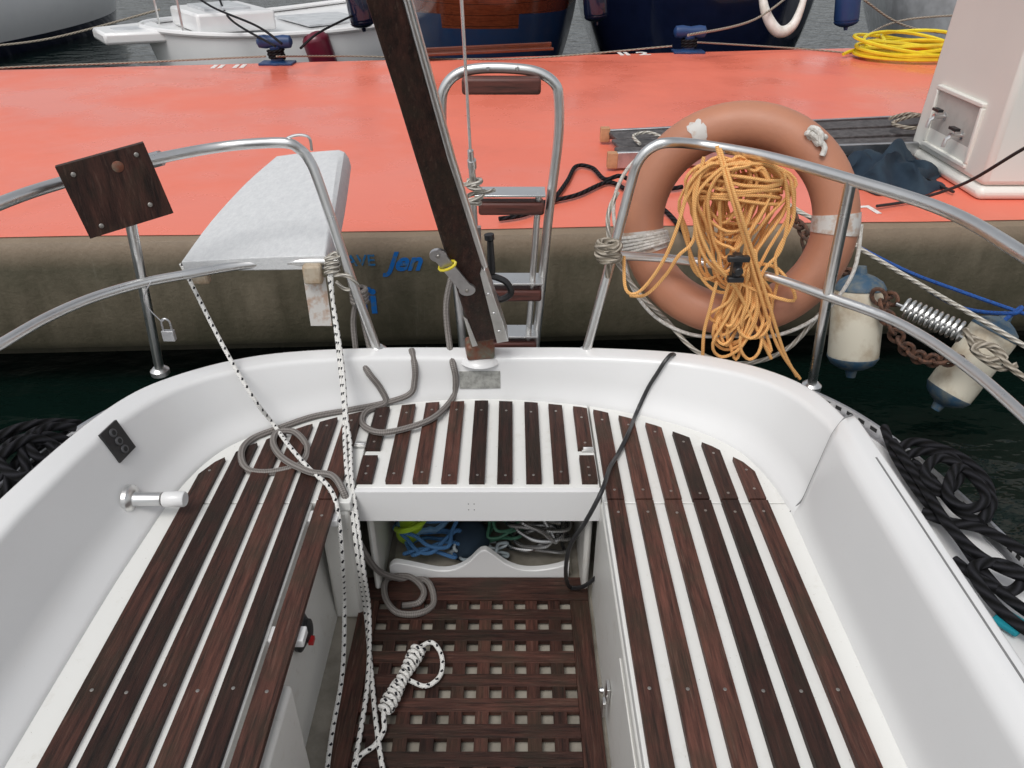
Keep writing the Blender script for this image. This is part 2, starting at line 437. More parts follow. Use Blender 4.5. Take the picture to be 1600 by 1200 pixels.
seatA=seat(XL+.002,XR-.002,[(1.572,3,-2,2)],"slatted aft seat with hinged hatch")
lx=[-.812,-.743,-.675,-.607,-.54,-.473]; rx=[.266,.34,.412,.485,.558,.63]
ax=[-.39+.0745*i for i in range(9)]
def slats(parent,xs,y0,splits,wd,cuts=None,scr=True):
    m=MB()
    for n_,x in enumerate(xs):
        segs=[(y0,splits[0]-.003)]+[(splits[0]+.003,3)] if splits else [(y0,3)]
        if cuts and (n_ in cuts): segs=[(y0,1.695),(1.73,3)]
        tn=random.random()
        for a,b in segs:
            x_=x+random.uniform(-.0015,.0015)
            po=crect(arcP,x_-wd/2,x_+wd/2,a,b)
            if not po: continue
            m.prism(rounded(po,.014),(0,0,-.016),0,min(1,max(0,tn+random.uniform(-.15,.15))))
            SURF.prism(rounded(po,.014),(0,0,-.016))
            ys=[p.y for p in po]
            L=[max(min(ys),.2)+.03,max(ys)-.05]
            if L[1]-L[0]>.6: L=[L[1],.62,.95]
            for y in L: m.lathe((x,y+random.uniform(-.01,.01),.0138),(0,0,1),[(.0038,0),(.0038,.0005),(.0025,.0008)],10,1)
    return m.build("teak_slats",[teakY,screwm],parent,bevel=.003)
slats(seatL,lx[:5],-.5,None,.047)
slats(seatL,[lx[5]],-.5,[1.51],.048)
slats(seatR,rx,-.5,[1.51],.043)
slats(seatA,ax,1.585,None,.041,cuts=(0,8))
for y in(.55,1.1,1.47):
    m=MB(); m.box((-.478,y,-.016),(.08,.04,.022)); m.build("slat_bearer",gel,seatL,bevel=.003)
# footwell
m=MB()
Fz=-.425
m.box((-.09,.6,Fz-.02),(1.3,2.9,.03),mat=1)
m.box((XR+.012,.5,-.235),(.024,2.2,.4))
m.add([(-.545,-.5,-.028),(-.545,1.6,-.028),(-.50,1.6,-.43),(-.50,-.5,-.43)],[(0,1,2,3)])
m.box((-.475,.35,-.225),(.06,1.3,.38))
m.box((-.463,1.555,-.23),(.08,.09,.40))
m.box((XL+.02,1.8,-.23),(.02,.4,.4)); m.box((XR-.02,1.8,-.23),(.02,.4,.4)); m.box((-.09,2.0,-.23),(.7,.02,.42))
SURF.add(m.v,m.f)
m.build("footwell",[gel2,solem],yacht,bevel=.012)
m=MB(); m.box(((XL+XR)/2,1.563,-.05),(XR-XL,.018,.1)); SURF.add(m.v,m.f)
for du in(-.015,.0): 
    for dz in(-.04,-.06): m.lathe((-.1+du,1.5535,dz),(0,-1,0),[(.0018,0),(.0014,.0006)],8,1)
m.build("seat_fascia",[gel,blk],yacht,bevel=.004)
lp=[(-.365,-.43),(-.365,-.368),(-.345,-.352),(-.30,-.362),(-.22,-.384),(-.17,-.378),(-.13,-.350),(-.10,-.312),(-.085,-.302),(-.07,-.305),(-.04,-.335),(-.01,-.362),(.03,-.380),(.08,-.382),(.14,-.368),(.17,-.350),(.18,-.43)]
lp=[(p.x,p.y) for p in cr([V((a,b,0)) for a,b in lp[1:-1]],3)]; lp=[(-.365,-.43)]+lp+[(.17,-.43)]
m=MB(); m.prism([(x,1.65,z) for x,z in lp],(0,.022,0)); m.prism([(x,1.672,-.41) for x in(-.365,.18)]+[(.18,1.98,-.41),(-.365,1.98,-.41)],(0,0,-.012),mat=1)
SURF.add(m.v,m.f); m.build("locker_sill",[gel,solem],yacht,bevel=.003)
# grating: flush lattice
g=MB(); gx0,gx1,gy0,gy1=-.437,.222,-.2,1.645; gz=-.405
BA=.088
g.box(((gx0+gx1)/2,gy1-BA/2,gz-.009),(gx1-gx0,BA,.018),mat=1,tone=.4)
for x in(gx0+.027,gx1-.027): g.box((x,(gy0+gy1-BA-.002)/2,gz-.009),(.054,gy1-gy0-BA-.002,.018),mat=0,tone=random.random())
pitch=.0725
BX=.0385; BY=.034
yy=gy1-BA-(pitch-BX)-BX/2
nc=9; w0=gx1-gx0-.108; pc_=(w0+BY)/nc
for i in range(nc-1):
    x=gx0+.054+pc_*(i+1)-BY/2
    g.box((x,(gy0+gy1-BA)/2,gz-.0088),(BY,gy1-gy0-BA-.005,.0155),mat=0,tone=random.random())
while yy>gy0:
    g.box(((gx0+gx1)/2,yy,gz-.0085),(w0-.001,BX,.0160),mat=1,tone=random.random()); yy-=pitch
SURF.add(g.v,g.f)
g.build("teak_grating",[teakG,teakX],yacht,bevel=.0008)
# coaming locker on one side
m=MB(); vs=[];fs=[]
for y,sft,dz in((-.5,0,0),(1.2,0,0),(1.36,.0,0),(1.44,.003,-.001),(1.465,.006,-.004),(1.475,.016,-.012)):
    P=[V((.700,y,-.01)),V((.712+sft,y,.035)),V((.752+sft,y+.02,.240+dz)),V((.785+sft,y+.05,.262+dz)),V((.830,y+.07,.260+dz)),V((.846,y+.07,.21))]
    pr=fillet(P,[0,.016,.018,.014,.010,0]); kk=len(pr); vs+=pr
for i in range(5):
    for j in range(kk-1): fs.append((i*kk+j,i*kk+j+1,(i+1)*kk+j+1,(i+1)*kk+j))
fs.append([5*kk+j for j in range(kk)])
seamP=[p.copy() for p in vs[5*kk:6*kk]]
m.add(vs,fs); SURF.add(vs,fs)
m.build("coaming_locker",gel,yacht,angle=50)
m=MB(); m.tube([V((.808,-.4,.2605)),V((.808,1.36,.2605))],.0025,6); m.build("locker_seam",greygap,yacht)
m=MB(); m.tube([p+V((-.001,.003,.001)) for p in seamP[:-1]],.0026,6); m.build("locker_seam",greygap,yacht)
bvh=BVHTree.FromPolygons([tuple(v) for v in SURF.v],SURF.f)
def S(u,v,off=.0):
    d=ray(u,v).normalized(); h=bvh.ray_cast(CAM,d)
    if h[0] is None: return Z(u,v,0)
    n=h[1]
    if n.dot(d)>0: n=-n
    return h[0]+n*off
def SN(u,v):
    d=ray(u,v).normalized(); h=bvh.ray_cast(CAM,d); n=h[1]
    if n.dot(d)>0: n=-n
    return h[0],n
def frame(n,up=V((0,0,1))):
    n=n.normalized(); x=up.cross(n).normalized(); y=n.cross(x)
    return Matrix((x,y,n)).transposed()
p,n=SN(750,593); m=MB(); R=frame(n); m.box(p+n*.003,(.125,.056,.004),R)
for a in(-1,1):
    for b in(-1,1): m.lathe(p+R@V((a*.054,b*.021,.004)),n,[(.004,0),(.003,.002)],8)
m.build("builder_plate",M("dull_plate",(.42,.42,.39),(.26,.26,.24),scale=60,rough=.5,metal=.3),yacht,bevel=.001)
p,n=SN(182,690); R=frame(n); m=MB(); m.box(p+n*.003,(.066,.086,.008),R)
for b in(-.025,0,.025): m.lathe(p+R@V((0,b,.006)),n,[(.011,0),(.011,.004),(.008,.005)],14,mat=1); m.lathe(p+R@V((0,b,.0105)),n,[(.007,0),(.006,.001)],12,mat=2)
m.build("switch_panel",[blk,M("dark_grey_ring",(.08,.08,.085),rough=.4),darkgap],yacht,bevel=.002)
p,n=SN(203,780); ax_=V((1,-.02,.02)).normalized(); m=MB()
m.lathe(p,ax_,[(.036,-.005),(.036,.006),(.03,.012),(.019,.014),(.017,.02),(.017,.08)],24)
m.lathe(p+ax_*.085,ax_,[(.018,0),(.0195,.004),(.0195,.05),(.017,.053)],24,mat=1); m.build("stub_post",[ss,gel],yacht)
RT=.0145
def flange(m,p): m.lathe(p,(0,0,1),[(.03,-.01),(.03,.005),(.018,.016)],16)
pp=MB()
Lt=[D(590,548,2.07),D(545,425,2.10),D(500,290,2.14),D(484,252,2.15),D(468,233,2.15),D(440,223,2.14)]+[Z(u,v,.735) for u,v in((350,229),(245,248),(105,283),(0,318),(-150,385),(-330,500))]
pp.tube(cr(Lt,8),RT,14)
Ll=[Z(-230,690,.42),Z(-60,570,.42),Z(0,538,.42),Z(70,498,.42),Z(140,467,.42),Z(215,444,.42),Z(285,430,.42),D(400,412,2.10),D(535,408,2.11)]
pp.tube(cr(Ll,6),.013,14)
b0=S(250,580); pp.tube([b0,Z(205,352,.58),Z(200,258,.735)],RT,14)
flange(pp,b0); flange(pp,D(590,548,2.07))
pp.tube(cr([D(450,232,2.15),D(447,218,2.15),D(465,211,2.15),D(483,215,2.15),D(487,235,2.15)],5),.004,8)
pp.build("pushpit",ss,yacht,label="tubular stern rail carrying the wooden motor pad")
pp=MB()
Rt=[D(915,552,2.06),D(950,425,2.1),D(985,290,2.13),D(998,252,2.13),D(1018,231,2.13),D(1045,223,2.13)]+[Z(u,v,.735) for u,v in((1100,227),(1200,245),(1330,281),(1480,330),(1600,398),(1800,530))]
pp.tube(cr(Rt,8),RT,14)
Rl=[D(955,398,2.105)]+[Z(u,v,.40) for u,v in((1080,408),(1200,432),(1290,462),(1400,503),(1500,565),(1600,650),(1750,800))]
pp.tube(cr(Rl,6),.013,14)
b1=S(1268,603); pp.tube([b1,Z(1293,462,.40),Z(1330,281,.735)],RT,14)
flange(pp,b1); flange(pp,D(915,552,2.06))
pp.build("pushpit",ss,yacht,label="tubular stern rail carrying the lifebuoy")
c0=D(182,297,1.82); nn=(CAM-c0); nn.z*=.35; R=frame(nn); R=R@Matrix.Rotation(rad(9),3,'Z')
m=MB(); m.box(c0,(.200,.176,.026),R)
for a,b in((-.075,.065),(.078,.07),(-.068,-.07),(.06,-.055)): m.lathe(c0+R@V((a*.95,b*.95,.0132)),R@V((0,0,1)),[(.006,0),(.006,.002),(.003,.003)],10,1)
m.lathe(c0+R@V((.025,.052,.0132)),R@V((0,0,1)),[(.014,0),(.013,.0008)],16,2)
m.build("motor_pad",[teakZ,screwm,bronze],yacht,bevel=.01)
m=MB(); m.lathe(D(236,251,2.05),D(255,246,2.05)-D(236,251,2.05),[(.02,0),(.02,.03)],12); m.build("rail_clamp",alu,yacht)
c0=D(264,524,1.83); m=MB(); m.box(c0,(.032,.014,.03)); m.tube(cr([c0+V((-.011,0,.012)),c0+V((-.011,0,.04)),c0+V((0,0,.05)),c0+V((.011,0,.04)),c0+V((.011,0,.012))],5),.003,8)
m.tube(cr([c0+V((0,0,.05)),D(250,500,1.82),D(225,470,1.82),D(236,440,1.83)],5),.002,6)
m.build("padlock",alu,None,label="small grey padlock hanging from the stern rail",category="padlock",bevel=.003)
# ladder
lad=MB()
LY=2.27
L1=[D(724,545,LY),D(712,430,LY),D(700,330,LY),D(692,240,LY),D(690,165,LY),D(696,135,LY),D(716,115,LY),D(750,107,LY),D(800,107,LY),D(840,113,LY),D(866,130,LY),D(873,155,LY),D(872,220,LY),D(858,330,LY),D(848,430,LY),D(836,545,LY)]
lad.tube(cr(L1,6),.0145,14)
lad.tube([D(745,545,LY-.03),D(738,310,LY-.03)],.010,10); lad.tube([D(824,545,LY-.03),D(842,300,LY-.03)],.010,10)
for a,b in(((742,300),(852,300)),((765,436),(848,436)),((766,518),(840,518))):
    p,q_=D(*a,LY-.02),D(*b,LY-.02); lad.box((p+q_)/2,((q_-p).length,.085,.006))
for u in(762,808): lad.lathe(D(u,107,LY-.013),(0,-1,0),[(.007,0),(.006,.004)],10)
ladder=lad.build("boarding_ladder",ss,yacht,bevel=.001)
stepm=M("step_wood",(.13,.04,.03),(.05,.02,.015),scale=1,stretch=(8,80,80),rough=.5)
for a,b,v,hh in((722,845,133,.044),(748,850,323,.040),(767,846,458,.040),(768,838,537,.034)):
    m=MB(); p,q_=D(a,v,LY-.03),D(b,v,LY-.03); m.box((p+q_)/2,((q_-p).length,.05,hh),tone=1.0); m.build("ladder_step",stepm,ladder,bevel=.008)
# rudder head, tiller
T0=D(760,512,2.0); T1=D(583,-70,1.55); dT=(T1-T0).normalized()
hb=D(750,546,2.06)
m=MB(); m.lathe(hb-V((0,0,.03)),(0,0,1),[(.068,0),(.062,.010),(.050,.016),(.04,.018)],28)
m.build("rudder_head_dome",gel,yacht)
m=MB(); Rt_=frame(dT,V((.0,1,0)))
m.box(hb+V((.0,-.01,.012)),(.085,.07,.05),Matrix.Rotation(.15,3,'Z')); m.box(hb+V((.005,-.015,.05)),(.07,.06,.05),Matrix.Rotation(.15,3,'Z'))
m.build("rudder_head",bronze,yacht,bevel=.008)
m=MB(); side=Rt_@V((1,0,0)); fr2=Rt_@V((0,1,0))
if side.x<0: side=-side
if fr2.dot(CAM-T0)<0: fr2=-fr2
n_=24; vs=[];fs=[]
TS=-.03
for i in range(n_+1):
    t=TS+(1-TS)*i/n_; p=T0+(T1-T0)*t+fr2*(.012*math.sin(max(0,t)*3.1)); wv=.046-.013*min(1,max(0,t)*1.3); h=.024
    for a,b in((-1,-1),(1,-1),(1,1),(-1,1)): vs.append(p+side*a*wv+fr2*b*h)
for i in range(n_):
    for j in range(4): fs.append((i*4+j,i*4+(j+1)%4,(i+1)*4+(j+1)%4,(i+1)*4+j))
fs+=[(0,1,2,3),tuple(n_*4+j for j in(3,2,1,0))]
m.add(vs,fs); 
tiller=m.build("tiller",teakZ,yacht,bevel=.006,label="dark wooden tiller raised upright")
def ont(t,s=0,o=0):
    return T0+(T1-T0)*t+fr2*(.024+.012*math.sin(max(0,t)*3.1)+o)+side*s
m=MB()
m.prism([ont(-.04,.022,.0),ont(-.04,.056,.0),ont(.05,.056,.0),ont(.25,.044,.0),ont(.27,.040,.0),ont(.25,.032,.0),ont(.05,.026,0)],fr2*.005)
m.prism([ont(-.04,-.052,.0),ont(-.04,-.036,.0),ont(.08,-.040,.0),ont(.10,-.048,.0)],fr2*.005)
m.prism([ont(-.04,.052,.004),ont(.26,.043,.004),ont(.26,.043,-.05),ont(-.04,.052,-.05)],side*.005)
for t in(.01,.09,.17): m.lathe(ont(t,.038,.005),fr2,[(.007,0),(.006,.004)],10)
m.build("tiller_cheek",ss,tiller,bevel=.001)
m=MB()
m.tube([ont(.26,.046,-.012),ont(.6,.040,-.008),ont(1.0,.040,-.008)],.0105,10)
m.build("tiller_extension",ss,tiller)
m=MB(); sA=ont(.345,-.055,.012); sB=ont(.21,-.012,.012)
dd=(sB-sA).normalized(); Rs=frame(fr2,dd)
m.box((sA+sB)/2,(.034,(sB-sA).length,.006),Rs)
for P_ in(sA,sB):
    m.lathe(P_-fr2*.003,fr2,[(.022,0),(.022,.007)],18); m.lathe(P_+fr2*.004,fr2,[(.006,0),(.005,.004)],10,mat=2)
cA=sA.lerp(sB,.3)
m.tube([cA+Rs@V((.024*math.cos(a/12*6.283),.004*math.sin(a/12*6.283),.009*math.sin(a/12*6.283))) for a in range(12)],.004,6,closed=True,mat=1)
m.build("tiller_strap",[alu,yellow,screwm],tiller)
m=MB(); h0=D(768,425,2.05); m.tube([h0,D(766,375,2.03)],[.012,.009],10); m.tube([D(765,374,2.03),D(764,366,2.03)],.014,10)
m.tube(cr([D(765,430,2.05),D(790,440,2.04),D(798,458,2.04),D(780,468,2.04),D(768,455,2.04)],6),.010,8)
m.build("tiller_clamp",blk,tiller)
# backstay
B0=D(748,440,2.14); B1=D(735,235,2.02); B2=D(714,-120,1.80)
m=MB(); m.tube([B1,B2],.004,8); m.tube([D(740,295,2.06),B1],[.010,.008],10); m.tube([B0,D(741,310,2.07)],.006,8); m.tube([D(738,262,2.04),D(737,250,2.03)],.012,10)
m.box(D(744,385,2.1),(.03,.02,.12)); m.build("backstay",ss,yacht)
m=MB(); kc=D(741,300,2.04); m.tube(cr([kc+V((.022*math.cos(i*1.35)*(1+.3*math.sin(i*.8)),.018*math.sin(i*1.35),.03*math.sin(i*.33))) for i in range(26)],4),.006,6)
m.tube(cr([kc,D(760,300,2.05),D(772,297,2.08)],5),.006,6)
m.build("lashing_knot",rwhite,None,label="worn pale cord knotted round the backstay fitting",category="rope")
m=MB(); c0=V((XR-.006,1.166,-.29)); m.box(c0,(.008,.03,.05)); m.box(c0+V((-.01,-.02,-.03)),(.008,.02,.05)); m.lathe(c0+V((-.012,-.01,.02)),(-1,0,0),[(.008,0),(.006,.01)],10)
m.build("door_hasp",ss,yacht,bevel=.001)
m=MB(); m.box((XR-.002,.72,-.22),(.004,.74,.3)); m.build("locker_door",gel2,yacht,bevel=.003)
for u in(563,919):
    m=MB(); p=S(u,699,.0); p.z=.006
    m.box(p,(.035,.014,.004)); m.tube([p+V((-.014,0,.005)),p+V((.014,0,.005))],.004,8); m.box(p+V((0,.012,0)),(.03,.012,.004)); m.build("hinge",ss,seatA,bevel=.0005)
m=MB(); m.lathe(V((-.522,1.27,-.2)),(1,0,.1),[(.048,0),(.05,.008),(.03,.022),(.028,.03),(.01,.032)],24)
m.box(V((-.487,1.255,-.215)),(.012,.02,.012),mat=1)
m.build("fuel_cutoff_knob",[blk,redm],yacht)
m=MB(); c0=V((-.515,1.46,-.06)); m.box(c0,(.02,.03,.03)); m.lathe(c0+V((.01,0,0)),(1,0,0),[(.012,0),(.01,.012)],12); m.build("seat_latch",blk,yacht,bevel=.002)
for sd in(-1,1):
    m=MB()
    for i in range(len(cur[6])-1):
        a,b=cur[6][i],cur[6][i+1]
        if a.y<1.9 and b.y<1.9 and (a.x-CX)*sd>0:
            Lg=(b-a).length; k_=max(1,int(round(Lg/.06))); R=frame(V((0,0,1)),(b-a))
            for j in range(k_):
                c2=a.lerp(b,(j+.5)/k_); c2.x-=.02*sd
                m.box(c2+V((0,0,.004)),(.034,Lg/k_+.001,.008),R)
                m.box(c2+V((0,0,.023)),(.008,Lg/k_+.001,.03),R)
                m.box(c2+V((0,0,.024)),(.0095,Lg/k_*.5,.011),R,mat=1)
    m.build("toe_rail",[alu,darkgap],yacht)
# ---------------------------------------------------------------- white board on rail
Lb=cr([Z(283,409,.43),Z(330,345,.435),Z(385,285,.44),Z(432,244,.445)],4)
Rb=cr([Z(507,399,.43),Z(514,350,.44),Z(522,290,.447),Z(530,234,.452)],4)
bd=MB(); vs=[];fs=[]; nb=len(Lb)
for i in range(nb):
    a,b=Lb[i],Rb[i]; t=i/(nb-1); dro=.035+.05*math.sin(t*math.pi*.8); wdt=.006+.035*t
    top=[]
    for k in range(7):
        s_=k/6; p=a.lerp(b,s_); p.z+=.003*math.sin(s_*math.pi); top.append(p)
    cpt=top[-1]
    for k in range(1,4):
        an=k/3*math.pi/2; top.append(V((cpt.x+wdt*math.sin(an),cpt.y,cpt.z-dro*(1-math.cos(an)))))
    top=[a+V((.002,0,-.03))]+top+[top[-1]+V((0,0,-.01))]
    SEC=len(top); vs+=top
for i in range(nb-1):
    for j in range(SEC-1): fs.append((i*SEC+j,i*SEC+j+1,(i+1)*SEC+j+1,(i+1)*SEC+j))
    fs.append((i*SEC+SEC-1,i*SEC,(i+1)*SEC,(i+1)*SEC+SEC-1))
fs.append(list(range(SEC))); fs.append([(nb-1)*SEC+j for j in reversed(range(SEC))])
bd.add(vs,fs)
boardm,nt_,b_=newmat("painted_board")
cc=ramp(nt_,noise(nt_,60,(1,.4,1),detail=8,rough=.8),.35,.75,(.72,.73,.73),(.55,.56,.57))
nt_.links.new(cc,b_.inputs['Base Color']); b_.inputs['Roughness'].default_value=.6; bump(nt_,b_,noise(nt_,140,detail=4),.3,.003)
board=bd.build("white_board",boardm,None,label="tapered white board resting across the stern rail",category="board",bevel=.003,angle=28)
footm=M("stained_foot",(.5,.43,.33),(.35,.25,.16),scale=30,rough=.6)
for u in(312,489):
    m=MB(); m.box(D(u,428,2.09),(.055,.03,.06)); m.build("board_foot",footm,board,bevel=.008)
m=MB(); m.box(D(497,472,2.1),(.065,.003,.16)); m.build("hanging_tape",tape,board)
# ---------------------------------------------------------------- lifebuoy
bc=D(1149,347,2.21)
bn=V((-.36,-1,.30)).normalized(); bR=frame(bn); RB=.279
def bp(a,r,o=0): return bc+bR@V((r*math.cos(a),r*math.sin(a),o))
m=MB(); m.tube([bp(i/72*2*math.pi,RB) for i in range(72)],.0645,24,closed=True)
buoy=m.build("lifebuoy",buoym,None,label="faded orange lifebuoy hanging on the stern rail",category="lifebuoy")
for a0,hw in((.10,.10),(3.48,.13),(4.85,.08)):
    m=MB(); m.tube([bp(a0-hw+2*hw*i/6,RB) for i in range(7)],.067,24); m.build("reflective_band",tape,buoy)
m=MB(); vs=[];fs=[]
for i in range(9):
    for j in range(6):
        a=2.02+.02*i+.012*math.sin(j*2.1); ph=1.0+.22*j+.07*math.sin(i*1.9)
        vs.append(bp(a,RB+.0662*math.cos(ph),.0662*math.sin(ph)))
for i in range(8):
    for j in range(5):
        if (i,j) in((0,0),(7,4),(0,4),(6,4)): continue
        fs.append((i*6+j,i*6+j+1,(i+1)*6+j+1,(i+1)*6+j))
m.add(vs,fs); m.build("torn_tape",tape,buoy,fix=False)
m=MB(); gp=[]
for a0,a1 in((2.6,3.48),(3.48,4.85),(4.85,6.38)):
    gp+= [bp(a0+(a1-a0)*t,RB+.068+.028*math.sin(t*math.pi),.0) for t in(0,.25,.5,.75)]
gp.append(bp(6.38,RB+.068))
m.tube(cr(gp,5),.006,8); 
for i in range(5): m.tube([bp(3.40+.035*i,RB+.074*math.cos(t/10*6.283),.074*math.sin(t/10*6.283)) for t in range(10)],.006,6,closed=True)
kp=[bp(.98+.07*math.cos(i*1.5)+.02*math.sin(i*2.7),RB+.035+.014*math.sin(i*1.9),.066+.010*math.sin(i*1.1)) for i in range(14)]
m.tube(cr(kp,5),.008,8)
m.tube(cr([kp[-1],bp(.86,RB+.03,.070),bp(.80,RB+.01,.072)],5),.008,8)
m.build("grab_rope",M("bleached_rope",(.72,.70,.66),(.5,.47,.42),scale=90,rough=.9,bs=.5,bscale=250),buoy)
# orange line bundle
m=MB(); pts=[]
oc=D(1158,254,2.075)
for i in range(24):
    w_=random.uniform(.05,.15); h_=random.uniform(.08,.205); cx_=random.uniform(-.04,.03); yo=random.uniform(-.045,.035)
    for k in range(10):
        a=k/10*2*math.pi+math.pi/2
        sn=math.sin(a)
        x=cx_+w_*math.cos(a)*(1.0 if sn>-.3 else .66); z=h_*sn-h_+random.uniform(-.013,.013)+.02
        if z>-.03: z=-.005+random.uniform(-.014,.012)
        pts.append(oc+V((x+random.uniform(-.012,.012),yo+.014*math.sin(a*2),z)))
m.tube(cr(pts,4),.0049,6)
pts=[]
pc=D(1168,432,2.03)
for i in range(19):
    w_=random.uniform(.02,.07); h_=random.uniform(.10,.20); cx_=random.uniform(-.055,.055)
    for k in range(8):
        a=k/8*2*math.pi+math.pi/2
        zz=math.sin(a)
        pts.append(pc+V((cx_*(1-zz)*.5+w_*math.cos(a)*(.35 if zz>0 else 1.0),random.uniform(-.025,.025),h_*zz*.9-h_*.5+random.uniform(-.010,.010))))
m.tube(cr(pts,4),.0049,6)
for tail in ([(1120,228,2.05),(1140,300,2.0),(1165,380,2.0),(1185,450,2.0),(1215,540,2.03),(1250,592,2.04)],
             [(1125,232,2.05),(1150,310,1.99),(1175,390,1.99),(1200,470,2.0),(1225,550,2.03),(1245,588,2.04)],
             [(1075,290,2.05),(1060,350,2.03),(1035,410,2.03),(1000,455,2.05),(978,452,2.06),(975,400,2.1)],
             [(1085,290,2.05),(1085,370,2.03),(1060,400,2.03),(1040,430,2.05),(1010,460,2.06),(985,462,2.1)],
             [(1225,270,2.06),(1232,330,2.03),(1220,390,2.02),(1190,430,2.02),(1180,500,2.03)],
             [(1235,280,2.06),(1240,340,2.03),(1212,400,2.02),(1215,440,2.02),(1200,480,2.03),(1180,440,2.03)],
             [(1120,440,2.03),(1110,480,2.03),(1100,520,2.04),(1098,562,2.05)],
             [(1150,440,2.02),(1165,500,2.03),(1150,562,2.03),(1135,500,2.04),(1150,450,2.03)],
             [(1170,440,2.02),(1190,500,2.03),(1205,550,2.03),(1175,500,2.04),(1150,450,2.03)],
             [(1140,440,2.02),(1125,500,2.03),(1135,540,2.03),(1160,490,2.04),(1165,440,2.03)],
             [(1090,260,2.05),(1085,330,2.02),(1110,400,2.01),(1150,450,2.0),(1185,520,2.02),(1205,560,2.03)],
             [(1100,245,2.04),(1085,330,2.02),(1100,400,2.02),(1150,440,2.02),(1240,470,2.0),(1215,420,2.04),(1160,410,2.05)]):
    m.tube(cr([D(*t) for t in tail],6),.0052,6)
for i in range(7):
    m.tube([oc+V((.125*math.cos(a/12*6.283),.05*math.sin(a/12*6.283),-.03-.011*i+.012*math.sin(a+i))) for a in range(12)],.005,6,closed=True)
m.build("floating_line",rorange,None,label="tangled orange rescue line hung over the stern rail",category="rope")
m=MB(); p=D(1150,418,1.97); m.box(p,(.025,.03,.08)); m.box(p+V((0,-.01,.03)),(.06,.02,.016)); m.box(p+V((0,-.01,-.03)),(.045,.02,.016)); m.lathe(p+V((0,-.015,0)),(0,-1,0),[(.014,0),(.012,.02)],12)
m.build("rail_clip",blk,yacht,bevel=.003)
# ---------------------------------------------------------------- ropes in cockpit
def rope(name,strands,r,mat,label,seg=8,n=8,category="rope",split=False,group=None):
    if split:
        for s_ in strands: rope(name,[s_],r,mat,label,seg,n,category,False,group)
        return
    m=MB()
    for s_ in strands: m.tube(cr(s_,n),r,seg)
    return m.build(name,mat,None,label=label,category=category,group=group)
Rr=.0095
def G(*a): 
    return [S(u,v,Rr) for u,v in a]
g1=[D(643,546,2.055)]+G((648,570),(648,592),(640,615),(600,634),(540,640),(490,655),(440,672),(395,690),(378,712),(388,738),(425,742),(465,725),(475,700),(462,680),(435,680),(428,698),(445,722),(485,742),(520,748),(538,775))
g1+=[D(548,810,1.535),D(562,850,1.525)]+G((592,888),(635,902),(668,912),(678,938),(655,962),(620,960),(602,935),(606,908),(640,905),(662,925),(655,945),(630,950))
g2=[D(706,430,2.16),D(697,480,2.13),D(703,545,2.08)]+G((708,568),(712,590),(708,625),(680,655),(640,672),(595,680),(568,668),(572,648),(602,628),(594,605),(575,580))+[D(560,552,2.06)]
rope("mooring_line",[g1,g2],Rr,rgrey,"grey braided line coiled over the seats")
m=MB()
m.tube(cr([D(556,548,2.09),D(552,500,2.12),D(560,470,2.12),D(572,520,2.1),D(590,600,2.04)],6),.009,8)
for i in range(4): m.tube([D(562,470,2.115)+V((.022*math.cos(a/10*6.28),.022*math.sin(a/10*6.28),.012*i)) for a in range(10)],.008,8,closed=True)
m.build("lashing_line",rgrey,None,label="grey line tied round the stern rail post",category="rope")
fr=.0062
fA=[D(283,412,2.08),D(305,455,2.03),D(330,505,1.96),D(362,565,1.88),D(398,625,1.81),S(430,675,fr+.02),S(455,710,fr+.02),S(485,738,fr+.004),S(515,765,fr),D(528,800,1.48),D(535,880,1.42)]+[Z(538,950,-.30),Z(535,1050,-.37),Z(518,1150,-.385),Z(508,1230,-.39),Z(500,1320,-.39)]
fB=[D(517,400,2.1),D(520,470,2.06),D(530,560,1.95),D(538,640,1.83),S(540,690,fr+.02),S(543,745,fr+.01),D(550,800,1.52),D(560,880,1.44),Z(572,960,-.38),Z(580,1050,-.39),Z(590,1150,-.39),Z(603,1230,-.39)]
fC=[D(510,402,2.1),D(520,470,2.06),D(535,570,1.93),D(541,650,1.80),S(548,700,fr+.01),S(550,750,fr+.01),D(556,800,1.52),D(568,890,1.44),Z(577,960,-.36),Z(575,1060,-.385),Z(562,1150,-.39),Z(545,1240,-.39)]
kn0,kn1=Z(600,1112,-.375),Z(655,1012,-.375)
loop=[kn1,Z(675,1004,-.38),Z(690,1025,-.385),Z(688,1055,-.39),Z(665,1072,-.39),Z(635,1062,-.39),Z(615,1068,-.38),kn0,Z(600,1140,-.39),Z(585,1165,-.39),Z(560,1185,-.39),Z(545,1230,-.39)]
knot=[]; ax1=(kn1-kn0); a1=ax1.normalized(); e1=V((0,0,1)); e2=a1.cross(e1)
for i in range(13*10+1):
    t=i/130; knot.append(kn0+ax1*t+(e1*math.sin(i/10*6.283)+e2*math.cos(i/10*6.283))*(.0135+.003*math.sin(t*9)))
rope("flecked_line",[fA,fB,fC,loop,knot],fr,rfleck,"white line with black flecks ending in a knotted hank",n=6)
m=MB()
for i in range(4):
    m.tube([D(519,402+i*7,2.1)+V((.02*math.cos(a/10*6.28),.02*math.sin(a/10*6.28),.006*math.sin(a))) for a in range(10)],.006,6,closed=True)
m.tube(cr([D(519,430,2.09),D(545,432,2.08),D(560,450,2.1),D(540,452,2.1),D(525,440,2.09)],5),.006,6)
m.build("lashing_line",rwhite,None,label="white line knotted at the corner of the board",category="rope")
cab=[D(1060,560,2.03),S(1050,559,.012),S(1040,566,.014),S(1028,582,.012),S(1015,602,.01),S(1004,625,.01),S(992,655,.012),S(980,685,.012),S(965,715,.012),S(952,740,.02),D(940,768,1.50),D(915,815,1.48),D(892,850,1.49),D(884,890,1.50),Z(890,917,-.39),Z(912,916,-.36),Z(936,898,-.30)]
